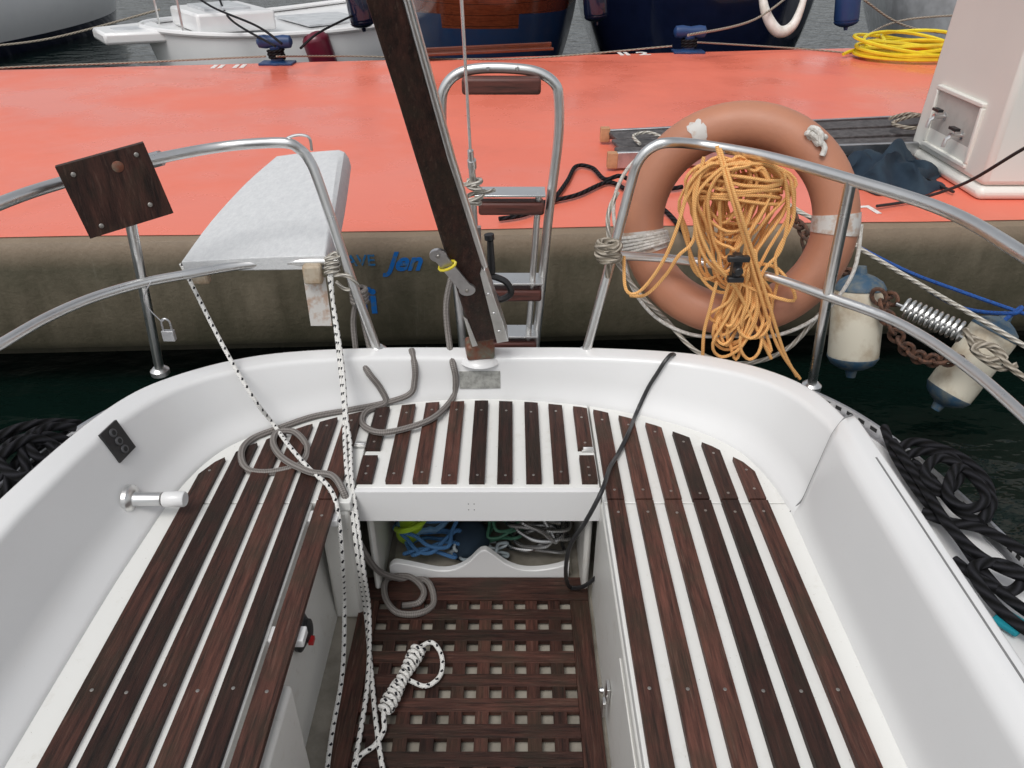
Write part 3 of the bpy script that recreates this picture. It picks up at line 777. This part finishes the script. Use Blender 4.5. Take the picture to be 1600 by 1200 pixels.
rope("electric_cable",[cab],.006,blk,"black cable draped from the stern rim into the footwell",category="cable")
rb=.0115
def hb_(name,label,strands): rope(name,strands,rb,rblack,label,seg=10,n=7)
hr=[[Z(u,v,z) for u,v,z in s_] for s_ in (
 [(1382,668,.12),(1400,715,.12),(1440,775,.12),(1490,830,.12),(1530,885,.12),(1570,930,.12),(1640,980,.12)],
 [(1395,690,.14),(1440,755,.14),(1475,810,.14),(1520,860,.14),(1570,890,.14),(1650,920,.14)],
 [(1400,720,.12),(1440,705,.13),(1485,712,.15),(1500,745,.15),(1470,770,.15),(1445,740,.16),(1470,715,.17),(1520,745,.16),(1540,780,.15),(1510,795,.15),(1480,770,.17),(1500,730,.17),(1550,780,.14),(1530,815,.13)],
 [(1405,700,.12),(1430,690,.14),(1470,700,.15),(1510,720,.15),(1545,760,.13),(1540,810,.12),(1500,800,.14),(1460,755,.15),(1430,725,.13)],
 [(1440,800,.12),(1480,815,.12),(1530,825,.12),(1580,850,.12),(1650,895,.12)],
 [(1490,875,.12),(1530,905,.12),(1575,925,.12),(1600,900,.13),(1560,880,.14),(1520,890,.14),(1560,950,.12),(1640,1010,.12)])]
hb_("dock_line","heavy black three strand rope piled on the side deck",hr)
hl=[[Z(u,v,z) for u,v,z in s_] for s_ in (
 [(125,662,.1),(80,660,.14),(30,668,.16),(-20,690,.15),(-80,720,.1)],
 [(120,675,.09),(85,685,.12),(50,700,.14),(20,730,.14),(10,765,.12),(-10,800,.1)],
 [(110,690,.1),(70,680,.15),(20,690,.16),(0,720,.17),(30,745,.16),(70,730,.15),(90,700,.14),(50,685,.18),(10,705,.18),(-30,740,.16)],
 [(100,665,.12),(60,672,.16),(35,695,.17),(40,740,.14),(15,780,.12),(-20,810,.1)],
 [(118,668,.12),(75,668,.15),(45,690,.17),(60,715,.15),(85,715,.13),(70,690,.16),(20,700,.17),(-10,730,.14)],
 [(60,660,.1),(10,680,.1),(-40,720,.1),(-60,780,.1)],[(90,705,.1),(60,735,.1),(25,760,.1),(0,800,.1)],[(100,680,.09),(40,710,.09),(0,750,.09),(-60,790,.09)])]
hb_("dock_line","heavy black three strand rope heaped beside the coaming",hl)
m=MB(); m.box(Z(1578,972,.105),(.05,.05,.012),Matrix.Rotation(.6,3,'Z')); m.build("cloth_strip",tealm,None,label="small folded teal cloth on the side deck",category="cloth",bevel=.004)
# ---------------------------------------------------------------- locker contents
def mask(c,rot,mt,label,sc=1):
    m=MB(); R=rot
    pts=[c+R@V((.085*math.cos(a)*(1+.12*math.cos(2*a)),.045*math.sin(a)+(.012 if math.sin(a)<0 and abs(math.cos(a))<.3 else 0),0))*sc for a in [i/24*6.283 for i in range(24)]]
    m.tube(pts,.010,8,closed=True); m.tube([c+(p-c)*1.08+R@V((0,0,-.03)) for p in pts],.008,8,closed=True)
    o=m.build("diving_mask",mt,None,label=label,category="diving mask")
    m=MB(); m.prism([c+(p-c)*.95+R@V((0,0,.002)) for p in pts],R@V((0,0,.003))); m.build("mask_lens",lens,o)
    m=MB(); m.tube(cr([c+R@V((-.09,0,-.01)),c+R@V((-.06,.02,-.07)),c+R@V((.06,.03,-.07)),c+R@V((.09,0,-.01))],6),.006,6); m.build("mask_strap",maskb,o)
RX=lambda a,b=0:Matrix.Rotation(b,3,'Z')@Matrix.Rotation(a,3,'X')
mask(V((-.27,1.77,-.30)),RX(.8,.3),paleb,"translucent blue diving mask inside the seat locker",.75)
mask(V((-.10,1.84,-.25)),RX(1.0,-.3),maskb,"blue diving mask propped at the back of the locker",.7)
m=MB(); m.lathe((-.135,1.76,-.375),(.2,-.3,1),[(.02,-.05),(.055,-.03),(.066,.01),(.06,.05),(.035,.075),(.01,.08)],20); m.build("storage_pouch",cloth,None,label="black rounded pouch in the seat locker",category="pouch")
m=MB(); m.lathe((-.32,1.78,-.34),(.3,-.4,1),[(.035,-.03),(.04,0),(.037,.06),(.02,.08),(.015,.10)],14); m.tube(cr([V((-.35,1.74,-.30)),V((-.32,1.70,-.27)),V((-.27,1.72,-.26)),V((-.25,1.80,-.26))],5),.009,8)
m.build("snorkel",fgreen,None,label="lime green snorkel and float in the locker",category="snorkel")
m=MB(); m.tube(cr([V((-.33,1.80,-.25)),V((-.28,1.74,-.235)),V((-.2,1.75,-.225)),V((-.14,1.82,-.21))],6),.009,8); m.build("snorkel",maskb,None,label="curved blue snorkel tube lying over the masks",category="snorkel")
def coil(c,rx_,ry_,n,r,mt,label,name,ph=0,rise=.0022):
    P=[]
    for i in range(n):
        a=i*.62+ph; P.append(V((c[0]+rx_*math.cos(a)*(1+.2*math.sin(i*2.3+ph)),c[1]+ry_*math.sin(a)+.015*math.cos(i*1.7),c[2]+rise*i+.018*math.sin(i*1.1+ph))))
    m=MB(); m.tube(cr(P,5),r,8); return m.build(name,mt,None,label=label,category="hose")
coil((-.245,1.73,-.375),.080,.045,46,.0062,rblue,"coiled blue hose heaped in the locker","blue_hose",0,.0020)
coil((-.10,1.715,-.38),.08,.03,26,.005,clearm,"coiled clear tubing across the locker floor","clear_tubing",1,.0015)
coil((-.02,1.77,-.35),.06,.045,34,.005,M("green_line",(.05,.16,.10),rough=.6),"tangled dark green line in the seat locker","green_line",2,.003)
coil((-.17,1.85,-.32),.09,.05,40,.007,rgrey,"grey rope coil at the back of the locker","grey_rope",.5,.003)
coil((.08,1.86,-.30),.07,.05,36,.008,blk,"black cable coil at the back of the locker","black_cable",1.5,.003)
sh=[]
for i in range(52):
    a=i*.62; sh.append(V((.08+.085*math.cos(a)+.012*math.sin(i*2.3),1.75+.055*math.sin(a)+.01*math.cos(i*1.7),-.375+.0022*i+.012*math.sin(i*1.1))))
sh+=[V((.03,1.70,-.23)),V((.09,1.685,-.26)),V((.13,1.70,-.31)),V((.06,1.75,-.20))]
m=MB(); m.tube(cr(sh,5),.007,8); hose=m.build("shower_hose",chrome,None,label="coiled chrome shower hose in the seat locker",category="hose")
m=MB(); m.tube(cr([V((.06,1.75,-.20)),V((.03,1.73,-.18)),V((.0,1.70,-.17))],5),[.010]*10+[.016],10); m.build("shower_head",white,hose)
m=MB()
for i in range(6):
    m.lathe((-.29+.09*i,1.92,-.33+.02*(i%2)),(.3*(i%2),-.2,1),[(.02,0),(.06,.02),(.075,.08),(.06,.15),(.02,.19)],12)
m.build("dark_bag",cloth,None,label="crumpled dark bag at the back of the locker",category="bag")
# ---------------------------------------------------------------- items on quay
def capsule(m,o,ax,r,L,mat=0):
    pr=[(.02,0)]+[(r*math.sin(a),r*.6*(1-math.cos(a))) for a in (.5,.9,1.3,1.57)]
    m.lathe(o,ax,pr+[(r,L-r*.6)]+[(rr,L-hh) for rr,hh in reversed(pr[:-1])],24,mat)
def fender(top,ax,r,L,body,capm,label,group,nm="fender"):
    m=MB(); ax=V(ax).normalized(); capsule(m,top,ax,r,L); o=m.build(nm,body,None,label=label,category="fender",group=group)
    for s_,a in((top,ax),(top+ax*L,-ax)):
        m=MB(); m.lathe(s_-a*.012,a,[(.018,-.03),(.024,0),(r*.55,.012),(r*.86,.032),(r*1.012,.058),(r*1.012,.062)],24)
        m.build("fender_cap",capm,o)
    return o
fm=M("worn_fender",(.70,.65,.53),(.36,.25,.14),scale=7,p=(.45,.72),rough=.55)
fender(D(1345,432,2.85),D(1330,580,2.75)-D(1345,432,2.85),.1,.38,fm,fcap,"scuffed white fender with blue ends hanging above the water","fenders between yacht and quay")
fender(D(1566,503,2.7),D(1480,615,2.65)-D(1566,503,2.7),.092,.38,fm,fcap,"tilted scuffed white fender with blue ends on a rope","fenders between yacht and quay")
def chain(a,b,sag,n,size,label):
    m=MB(); pts=[a.lerp(b,i/n)-V((0,0,sag*math.sin(i/n*math.pi))) for i in range(n+1)]
    for i in range(n):
        p,q2=pts[i],pts[i+1]; d=(q2-p).normalized(); up=V((0,0,1)); s1=d.cross(up).normalized(); s2=s1.cross(d)
        e=s1 if i%2 else s2; c=(p+q2)/2; h=(q2-p).length*.5+size*.55
        loop=[]
        for k in range(14):
            t=k/14*6.283; loop.append(c+d*h*math.cos(t)*.95+e*size*1.25*math.sin(t))
        m.tube(loop,size*.42,6,closed=True)
    m.build("mooring_chain",rustm,None,label=label,category="chain")
chain(D(1235,335,3.38),D(1400,470,2.75),.05,17,.020,"rusty mooring chain leading from quay to spring")
chain(D(1370,455,2.72),D(1500,560,2.55),.12,14,.020,"rusty slack chain hanging beside the steel spring")
chain(D(1255,372,3.38),D(1385,478,2.74),.12,15,.018,"rusty slack chain hanging from the quay")
A,B=D(1412,480,2.68),D(1505,520,2.55); m=MB(); d=(B-A); dn=d.normalized(); s1=dn.cross(V((0,0,1))).normalized(); s2=s1.cross(dn)
m.tube([A+d*(i/110)+(s1*math.cos(i/10*6.283)+s2*math.sin(i/10*6.283))*.036 for i in range(111)],.0065,8)
m.tube([A-dn*.03,A+d*.5],.006,6);m.tube([B+dn*.03,B-d*.4],.006,6)
m.build("mooring_spring",ss,None,label="coiled steel mooring spring between chain and rope",category="spring")
rope("spring_rope",[[B,D(1550,545,2.5),D(1600,590,2.42),D(1750,680,2.3)],[B+V((0,0,.02)),D(1530,555,2.5),D(1570,560,2.47),D(1550,540,2.5),D(1520,545,2.5),D(1560,575,2.47),D(1590,570,2.45)]],.012,rtan,"tan twisted rope tied to the mooring spring")
rope("mooring_rope",[[D(1230,318,3.6),D(1330,380,3.3),D(1430,440,3.0),D(1530,498,2.65),D(1700,600,2.4)],[D(1245,330,3.5),D(1300,355,3.38),D(1340,385,3.25)]],.010,rwhite,"off white twisted rope leading down from the quay")
rope("blue_line",[[D(1340,385,3.3),D(1420,425,3.1),D(1500,455,2.9),D(1600,490,2.8),D(1750,540,2.8)],[D(1430,440,3.1),D(1500,480,2.8),D(1580,490,2.6),D(1595,480,2.6),D(1570,500,2.6)]],.008,bluerope,"bright blue line running above the fenders")
rope("hanging_line",[[D(1040,498,2.2),D(1090,550,2.12),D(1160,568,2.1),D(1230,545,2.08),D(1290,480,2.05),D(1305,470,2.04)],[D(965,300,2.2),D(950,340,2.16),D(960,400,2.14),D(1000,460,2.14),D(1040,498,2.2)]],.007,rwhite,"off white line sagging below the lifebuoy")
kn=[D(950,388,2.10)+V((.03*math.cos(i*1.3)*(1+.2*math.sin(i)),-.02+.028*math.sin(i*1.3),.022*math.sin(i*.37))) for i in range(30)]
rope("clove_hitch",[kn,[D(955,400,2.08),D(945,450,2.1),D(930,500,2.14),D(918,548,2.18)]],.009,rtan,"pale line hitched round the gate post",n=5)
rope("black_rope",[[Z(780,342,.02),Z(820,335,.02),Z(860,315,.02),Z(885,285,.02),Z(900,260,.02),Z(925,262,.02),Z(945,280,.03),Z(970,275,.05),Z(1000,290,.02),Z(1040,295,.02),Z(1066,292,.02)],
   [Z(840,318,.02),Z(900,305,.02),Z(950,285,.02),Z(985,300,.02),Z(1040,330,.02),Z(1080,380,-.0)]],.012,rblack,"thick black rope lying across the painted quay",seg=8)
rope("thin_rope",[[Z(-300,128,.02),Z(0,106,.03),Z(200,98,.05),Z(415,88,.16)],[Z(432,88,.17),Z(560,88,.03),Z(800,92,.02),Z(1050,72,.16)],[Z(1090,66,.16),Z(1250,76,.02),Z(1340,84,.02)]],.008,rtan,"thin weathered line stretched along the far quay edge",seg=6,split=True,group="thin lines along the far quay edge")
def bollard(p,group="blue mooring bollards on the quay"):
    e=MB(); e.lathe(p,(0,0,1),[(.11,0),(.11,.02),(.06,.035),(.05,.12),(.06,.16)],20); e.box(p+V((0,0,.01)),(.32,.2,.02))
    o=e.build("mooring_bollard",bluep,None,label="blue painted mooring bollard with rope turns near quay edge",category="bollard",group=group,bevel=.004)
    c=MB(); c.lathe(p+V((-.17,0,.2)),(1,0,0),[(.02,0),(.055,.02),(.062,.08),(.05,.17),(.062,.26),(.055,.32),(.02,.34)],18); c.build("bollard_horn",bluep,o)
    c=MB()
    c.tube([p+V(((.072+.006*math.sin(a*.7))*math.cos(a/12*6.283),.072*math.sin(a/12*6.283),.05+.0022*a)) for a in range(42)],.014,6); c.build("rope_turns",rblack,o)
bollard(Z(434,100,0)); bollard(Z(1075,82,0))
m=MB(); hp=[]; hc=Z(1420,88,.02)
for i in range(170):
    a=i*.42; rr=1+.12*math.sin(i*.19)
    hp.append(hc+V((.50*rr*math.cos(a)+.03*math.sin(i*.07),.34*rr*math.sin(a),.02+.0011*i*(.6+.4*math.sin(i*.5)))))
hp+=[hc+V((-.3,-.1,.12)),hc+V((-.5,.1,.05)),hc+V((-.66,.0,.02))]
m.tube(cr(hp,2),.017,6); m.build("garden_hose",yellow,None,label="coiled yellow hose lying near quay edge",category="hose")
# gangway
ga=[Z(950,210,.06),Z(1480,184,.06),Z(1485,232,.06),Z(962,250,.06)]
def bar(m,a,b,w_,h_,mat=0,tone=.5):
    R=frame(V((0,0,1)),(b-a).normalized()); m.box((a+b)/2,(w_,(b-a).length,h_),R,mat,tone)
m=MB(); bar(m,ga[0],ga[1],.025,.06); bar(m,ga[3],ga[2],.03,.09)
for t in(.12,.5,.88): bar(m,ga[0].lerp(ga[1],t)-V((0,0,.02)),ga[3].lerp(ga[2],t)-V((0,0,.02)),.05,.02)
gang=m.build("gangway",alu,None,label="folded aluminium gangway with dark boards lying on quay",category="gangway",bevel=.003)
m=MB()
wg=(ga[0]-ga[3]).length
for i in range(3):
    t=(i+.5)/3.15+.02; bar(m,ga[0].lerp(ga[3],t)+V((.02,0,.012)),ga[1].lerp(ga[2],t)+V((0,0,.012)),wg/3.5,.02,0,random.random())
m.build("gangway_boards",M("weathered_board",(.055,.05,.05),(.12,.11,.11),scale=30,rough=.7),gang,bevel=.004)
for p in(ga[0],ga[3]):
    m=MB(); m.box(p+V((-.02,0,0)),(.06,.05,.09)); m.build("end_block",endwood,gang,bevel=.005)
m=MB(); m.tube(cr([Z(1390,185,.14),Z(1420,178,.16),Z(1450,185,.15),Z(1430,200,.14),Z(1395,192,.14),Z(1440,180,.17),Z(1460,195,.13)],6),.012,6)
m.build("short_rope",rtan,None,label="short tan rope tangled on the gangway",category="rope")
m=MB(); m.tube(cr([Z(1000,225,.1),Z(990,212,.12),Z(1015,207,.13),Z(1040,220,.11),Z(1030,240,.06)],6),.01,6)
m.build("short_rope",rwhite,None,label="short pale loop of rope at the gangway end",category="rope")
m=MB(); nx,ny=30,18; vs=[];fs=[]
for i in range(nx):
    for j in range(ny):
        u=1290+ (1470-1290)*i/(nx-1); v=250+(302-250)*j/(ny-1)
        ed=min(i,nx-1-i,j*1.5,(ny-1-j)*1.5)/6; ed=max(0,min(1,ed))
        z=.006+ed*(.06+.03*math.sin(i*.7+j*.4)+.025*math.sin(i*.31-j*.9)+ .05*math.exp(-((i-15)/5)**2)+random.uniform(-.008,.008))
        b=Z(u+8*math.sin(j*.9),v+5*math.sin(i*.6),0); vs.append((b.x,b.y,max(z,.006)))
for i in range(nx-1):
    for j in range(ny-1): fs.append((i*ny+j,(i+1)*ny+j,(i+1)*ny+j+1,i*ny+j+1))
m.add(vs,fs); m.build("crumpled_cloth",cloth,None,label="crumpled dark blue cover lying beside the pedestal",category="cloth",angle=80,fix=False)
# pedestal
px0,px1,py0,py1=2.42,3.6,3.90,4.74
m=MB()
def fr_box(z0,z1,i0,i1):
    vs=[]
    for z,i in((z0,i0),(z1,i1)): vs+=[(px0+i,py0+i,z),(px1-i,py0+i,z),(px1-i,py1-i,z),(px0+i,py1-i,z)]
    m.add(vs,[(3,2,1,0),(4,5,6,7),(0,1,5,4),(1,2,6,5),(2,3,7,6),(3,0,4,7)])
fr_box(0,.07,-.012,-.006); fr_box(.07,1.12,0,.03); fr_box(1.12,1.45,-.03,-.06)
ped=m.build("service_pedestal",pedm,None,label="white fibreglass water and power pedestal on quay",category="pedestal",bevel=.03)
m=MB(); xc=px0+.004
for c,s_ in(((xc,4.34,.43),(.03,.50,.025)),((xc,4.34,.12),(.03,.50,.025)),((xc,4.10,.275),(.03,.025,.285)),((xc,4.58,.275),(.03,.025,.285))): m.box(c,s_)
m.build("tap_recess",pedm,ped,bevel=.006)
m=MB(); m.box((px0+.007,4.34,.275),(.006,.45,.28)); m.build("recess_panel",M("recess_grey",(.55,.53,.49),rough=.5),ped)
for ty,tz in((4.44,.30),(4.22,.25)):
    m=MB(); o=V((px0+.008,ty,tz)); m.lathe(o,(-1,0,0),[(.022,0),(.022,.008),(.012,.012),(.012,.06),(.015,.07)],12); m.tube([o+V((-.055,0,0)),o+V((-.085,0,-.02)),o+V((-.09,0,-.06))],.011,8); m.box(o+V((-.055,0,.035)),(.03,.07,.014),mat=1); m.lathe(o+V((-.05,0,0)),(0,0,1),[(.007,0),(.007,.035)],8)
    m.build("tap",[ss,blk],ped)
m=MB(); m.box((3.02,py0+.0,.62),(.5,.03,.5)); m.build("socket_panel",M("panel_pale",(.6,.62,.62),rough=.4),ped,bevel=.01)
for i in range(2):
    for j in range(2):
        m=MB(); m.lathe((2.9+.22*i,py0-.015,.5+.22*j),(0,-1,0),[(.06,0),(.06,.02),(.045,.03)],18); m.build("power_socket",bluep,ped)
rope("shore_cable",[[Z(1370,322,.02),Z(1430,312,.03),D(1510,285,3.65),D(1600,232,3.4),D(1700,180,3.2)],[Z(1290,240,.2),Z(1330,245,.05),Z(1400,260,.02),Z(1490,300,.02)]],.008,blk,"black cable running over the quay to the pedestal",category="cable",split=True,group="black cables by the pedestal")
# ---------------------------------------------------------------- background boats
def boat(name,label,cx,y0,L,Bm,sheer,top,boot,bootz,deckm,head=0,stern=.75,extra=None,strake=None):
    R=Matrix.Rotation(head,3,'Z'); O=V((cx,y0,WZ))
    e=empty(name,O,label,"boat","boats moored across the quay")
    n1,n2=28,14; vs=[]
    def hbm(t): 
        near=min(1,math.sqrt(max(0,1-(1-min(t/.22,1))**2))) 
        return Bm/2*(stern*near+(1-stern)*min(1,t*2.2))*(1 if t<.55 else math.sqrt(max(0,1-((t-.55)/.45)**2.2)))+.01
    def shz(t): return sheer*(1+.12*(2*t-.7)**2)
    for i in range(n1+1):
        t=(i/n1)**1.35; h=hbm(t)
        for j in range(n2+1):
            s_=j/n2; z=-.35+(shz(t)+.35)*s_; k_=(.62+.38*math.sin(min(1,s_*1.15)*math.pi/2))
            rk=(1-s_)*.35*(1 if t<.15 else 0)*(1-t/.15 if t<.15 else 0)
            vs.append(V((h*k_,t*L+rk,z)))
    base=len(vs)
    vs+= [V((-v.x,v.y,v.z)) for v in vs]
    mb=MB(); A_=[];Bf=[]
    for sd in(0,base):
        for i in range(n1):
            for j in range(n2):
                a=sd+i*(n2+1)+j; f=(a,a+1,a+n2+2,a+n2+1)
                (Bf if vs[a+1].z<bootz else A_).append(f)
    for j in range(n2): 
        f=(j,j+1,base+j+1,base+j); (Bf if vs[j+1].z<bootz else A_).append(f)
    W=lambda p:O+R@p
    mb.add([W(v) for v in vs],A_,0); mb.add([W(v) for v in vs],Bf,1)
    mb.build("hull",[top,boot],e,angle=50)
    dk=MB(); P=[vs[i*(n2+1)+n2] for i in range(n1+1)]
    dv=[];df=[]
    for p in P: dv+=[W(V((p.x*.97,p.y+.0,p.z-.03))),W(V((-p.x*.97,p.y,p.z-.03)))]
    for i in range(n1): df.append((2*i,2*i+1,2*i+3,2*i+2))
    dk.add(dv,df); dk.build("deck",deckm,e)
    gw=MB(); line=[W(V((-p.x,p.y,p.z))) for p in reversed(P)]+[W(p) for p in P]
    gw.tube(line,.03,8); gw.build("rubbing_strake",strake or deckm,e)
    if extra: extra(e,W,Bm,L,sheer)
    return e
def cabin(e,W,Bm,L,sh):
    m=MB(); h=Bm*.3
    y0,y1,z0,z1,hw=L*.3,L*.75,sh-.05,sh+.45,h
    m.prism([W(V((-hw,y0,z0))),W(V((hw,y0,z0))),W(V((hw*.9,y0+.1,z1))),W(V((-hw*.9,y0+.1,z1)))],W(V((0,y1-y0,0)))-W(V((0,0,0))))
    m.build("cabin",bwhite,e,bevel=.04)
    for s_ in(-1,1):
        m=MB(); m.box(W(V((s_*h*.97,L*.5,sh+.2))),(.06,L*.3,.16)); m.build("cabin_window",lens,e,bevel=.02)
def whitex(e,W,Bm,L,sh):
    m=MB(); T=lambda pts,z:[W(V((x,y,z))) for x,y in pts]
    m.prism(T(((-.35,-.45),(.25,-.45),(.45,.25),(-.55,.25)),sh+.05),(0,0,-.12))
    m.prism(T(((-.5,.45),(.55,.45),(.6,1.3),(-.6,1.3)),sh+.20),(0,0,-.2))
    m.build("bow_platform",bwhite,e,bevel=.03)
    m=MB(); m.prism(T(((-.15,-.3),(.1,-.3),(.12,.0),(-.17,.0)),sh+.056),(0,0,-.01)); m.prism(T(((-.3,.6),(.35,.6),(.4,1.1),(-.35,1.1)),sh+.23),(0,0,-.04)); m.build("hatch",bgrey,e,bevel=.01)
    m=MB(); m.prism(T(((-.55,1.7),(.55,1.7),(.5,2.6),(-.5,2.6)),sh+.01),(0,0,-.02)); m.build("cockpit_well",bgrey,e)
    m=MB()
    for x in(-.5,.5):
        m.tube([W(V((x,.3,sh))),W(V((x,.3,sh+.45)))],.014,8)
    m.tube([W(V((-.5,.3,sh+.45))),W(V((-.3,-.3,sh+.4))),W(V((.2,-.3,sh+.4))),W(V((.5,.3,sh+.45)))],.014,8); m.build("rail",ss,e)
    m=MB(); capsule(m,W(V((1.12,1.5,sh+.02))),W(V((0,.25,-1)))-W(V((0,0,0))),.15,.62); m.build("hull_fender",maroon,e)
boat("moored_boat","small white motor boat with maroon fender alongside",-4.05,9.2,3.9,2.35,.92,bwhite,bwhite,.20,bwhite,head=-.95,stern=.66,extra=whitex,strake=bwhite)
boat("moored_boat","varnished wooden boat with navy lower hull",-.36,9.0,6,2.35,1.6,varnm,bnavy,1.10,varnm,head=-.03,stern=.7,extra=cabin,strake=varnm)
boat("moored_boat","glossy dark navy hulled boat with hanging fenders",2.35,9.6,8,3.25,1.7,bblack,bnavy,.3,bgrey,head=-.06,stern=.85,extra=cabin,strake=bblack)
boat("moored_boat","pale grey hulled boat moored stern to quay",6.15,9.9,8,3.2,1.5,bgrey,bwhite,.3,bwhite,head=-.3,stern=.9,extra=cabin)
boat("moored_boat","white boat with dark trim moored at quay",-9.6,11.4,7,2.7,1.0,bwhite,bblack,.3,bwhite,head=-.1,stern=.85,extra=cabin,strake=bwhite)
gf="fenders hung on the moored boats"
for u,v0,y,mt,cp,lb,L_ in((1330,-60,9.2,bluep,bluep,"dark blue fender between two moored hulls",.62),(926,-70,9.1,bblack,bblack,"dark fender hanging beside dark hull",.62),(548,-60,9.0,bblack,bblack,"black fender hanging beside wooden boat",.62)):
    p=D(u,v0,y); fender(p,(.12,-.05,-1),.13,L_,mt,cp,lb,gf)
m=MB(); uf=[D(1188,-60,9.25),D(1190,-20,9.2),D(1195,15,9.1),D(1208,42,9.05),D(1222,50,9.05),D(1240,38,9.05),D(1254,5,9.1),D(1264,-40,9.2)]
cv=cr(uf,6); m.tube(cv,[.03+.032*max(0,math.sin(i/(len(cv)-1)*math.pi))**2 for i in range(len(cv))],12)
m.build("bow_fender",white,None,label="white U shaped fender hanging on the dark hull",category="fender")
m=MB(); a,b=Z(655,86,.06),Z(862,76,.06); R=frame(V((0,0,1)),(b-a)); m.box((a+b)/2+V((0,.05,0)),(.16,(b-a).length,.03),R); m.box((a+b)/2+V((0,.10,.03)),(.03,(b-a).length,.04),R)
m.build("boarding_plank",varnm,None,label="varnished boarding plank at the quay edge",category="plank",bevel=.008)
rope("stern_line",[[D(440,68,7.3),D(400,40,8.0),D(330,10,9.0),D(280,-25,9.8)],[D(430,72,7.3),D(360,30,9.0),D(340,-10,10)],[D(470,75,7.3),D(500,50,8.2),D(560,20,9.0)]],.012,rblack,"dark stern line running from bollard to moored boat",seg=6,split=True,group="lines from quay to moored boats")
rope("stern_line",[[D(1075,55,8.0),D(1180,30,8.8),D(1260,-30,9.6)],[D(1345,60,9.3),D(1420,30,9.6),D(1600,20,9.8)],[D(1350,0,9.3),D(1430,45,9.5),D(1600,60,9.6)],[D(-50,75,9.5),D(80,60,9.8),D(250,15,10.2)]],.012,rtan,"slack pale mooring line across the boats",seg=6,split=True,group="lines from quay to moored boats")
# ---------------------------------------------------------------- light
EL,AZ=60,-150
wd=bpy.data.worlds.new("World"); bpy.context.scene.world=wd; wd.use_nodes=True; nt=wd.node_tree
bg=nt.nodes["Background"]; sky=nt.nodes.new('ShaderNodeTexSky'); sky.sky_type='NISHITA'; sky.sun_disc=False
sky.sun_elevation=rad(EL); sky.sun_rotation=rad(AZ); sky.dust_density=3; sky.air_density=1
hs=nt.nodes.new('ShaderNodeHueSaturation'); hs.inputs['Saturation'].default_value=.2
nt.links.new(sky.outputs[0],hs.inputs['Color']); nt.links.new(hs.outputs[0],bg.inputs['Color']); bg.inputs['Strength'].default_value=.14
sl=bpy.data.lights.new("sun",'SUN'); so=bpy.data.objects.new("sun",sl); bpy.context.scene.collection.objects.link(so)
sl.energy=1.15; sl.angle=rad(25); sl.color=(1,.98,.95)
dirv=V((math.sin(rad(AZ))*math.cos(rad(EL)),math.cos(rad(AZ))*math.cos(rad(EL)),math.sin(rad(EL))))
so.rotation_euler=dirv.to_track_quat('Z','Y').to_euler()
sc=bpy.context.scene; sc.view_settings.view_transform='Standard'; sc.view_settings.look='None'; sc.view_settings.exposure=0
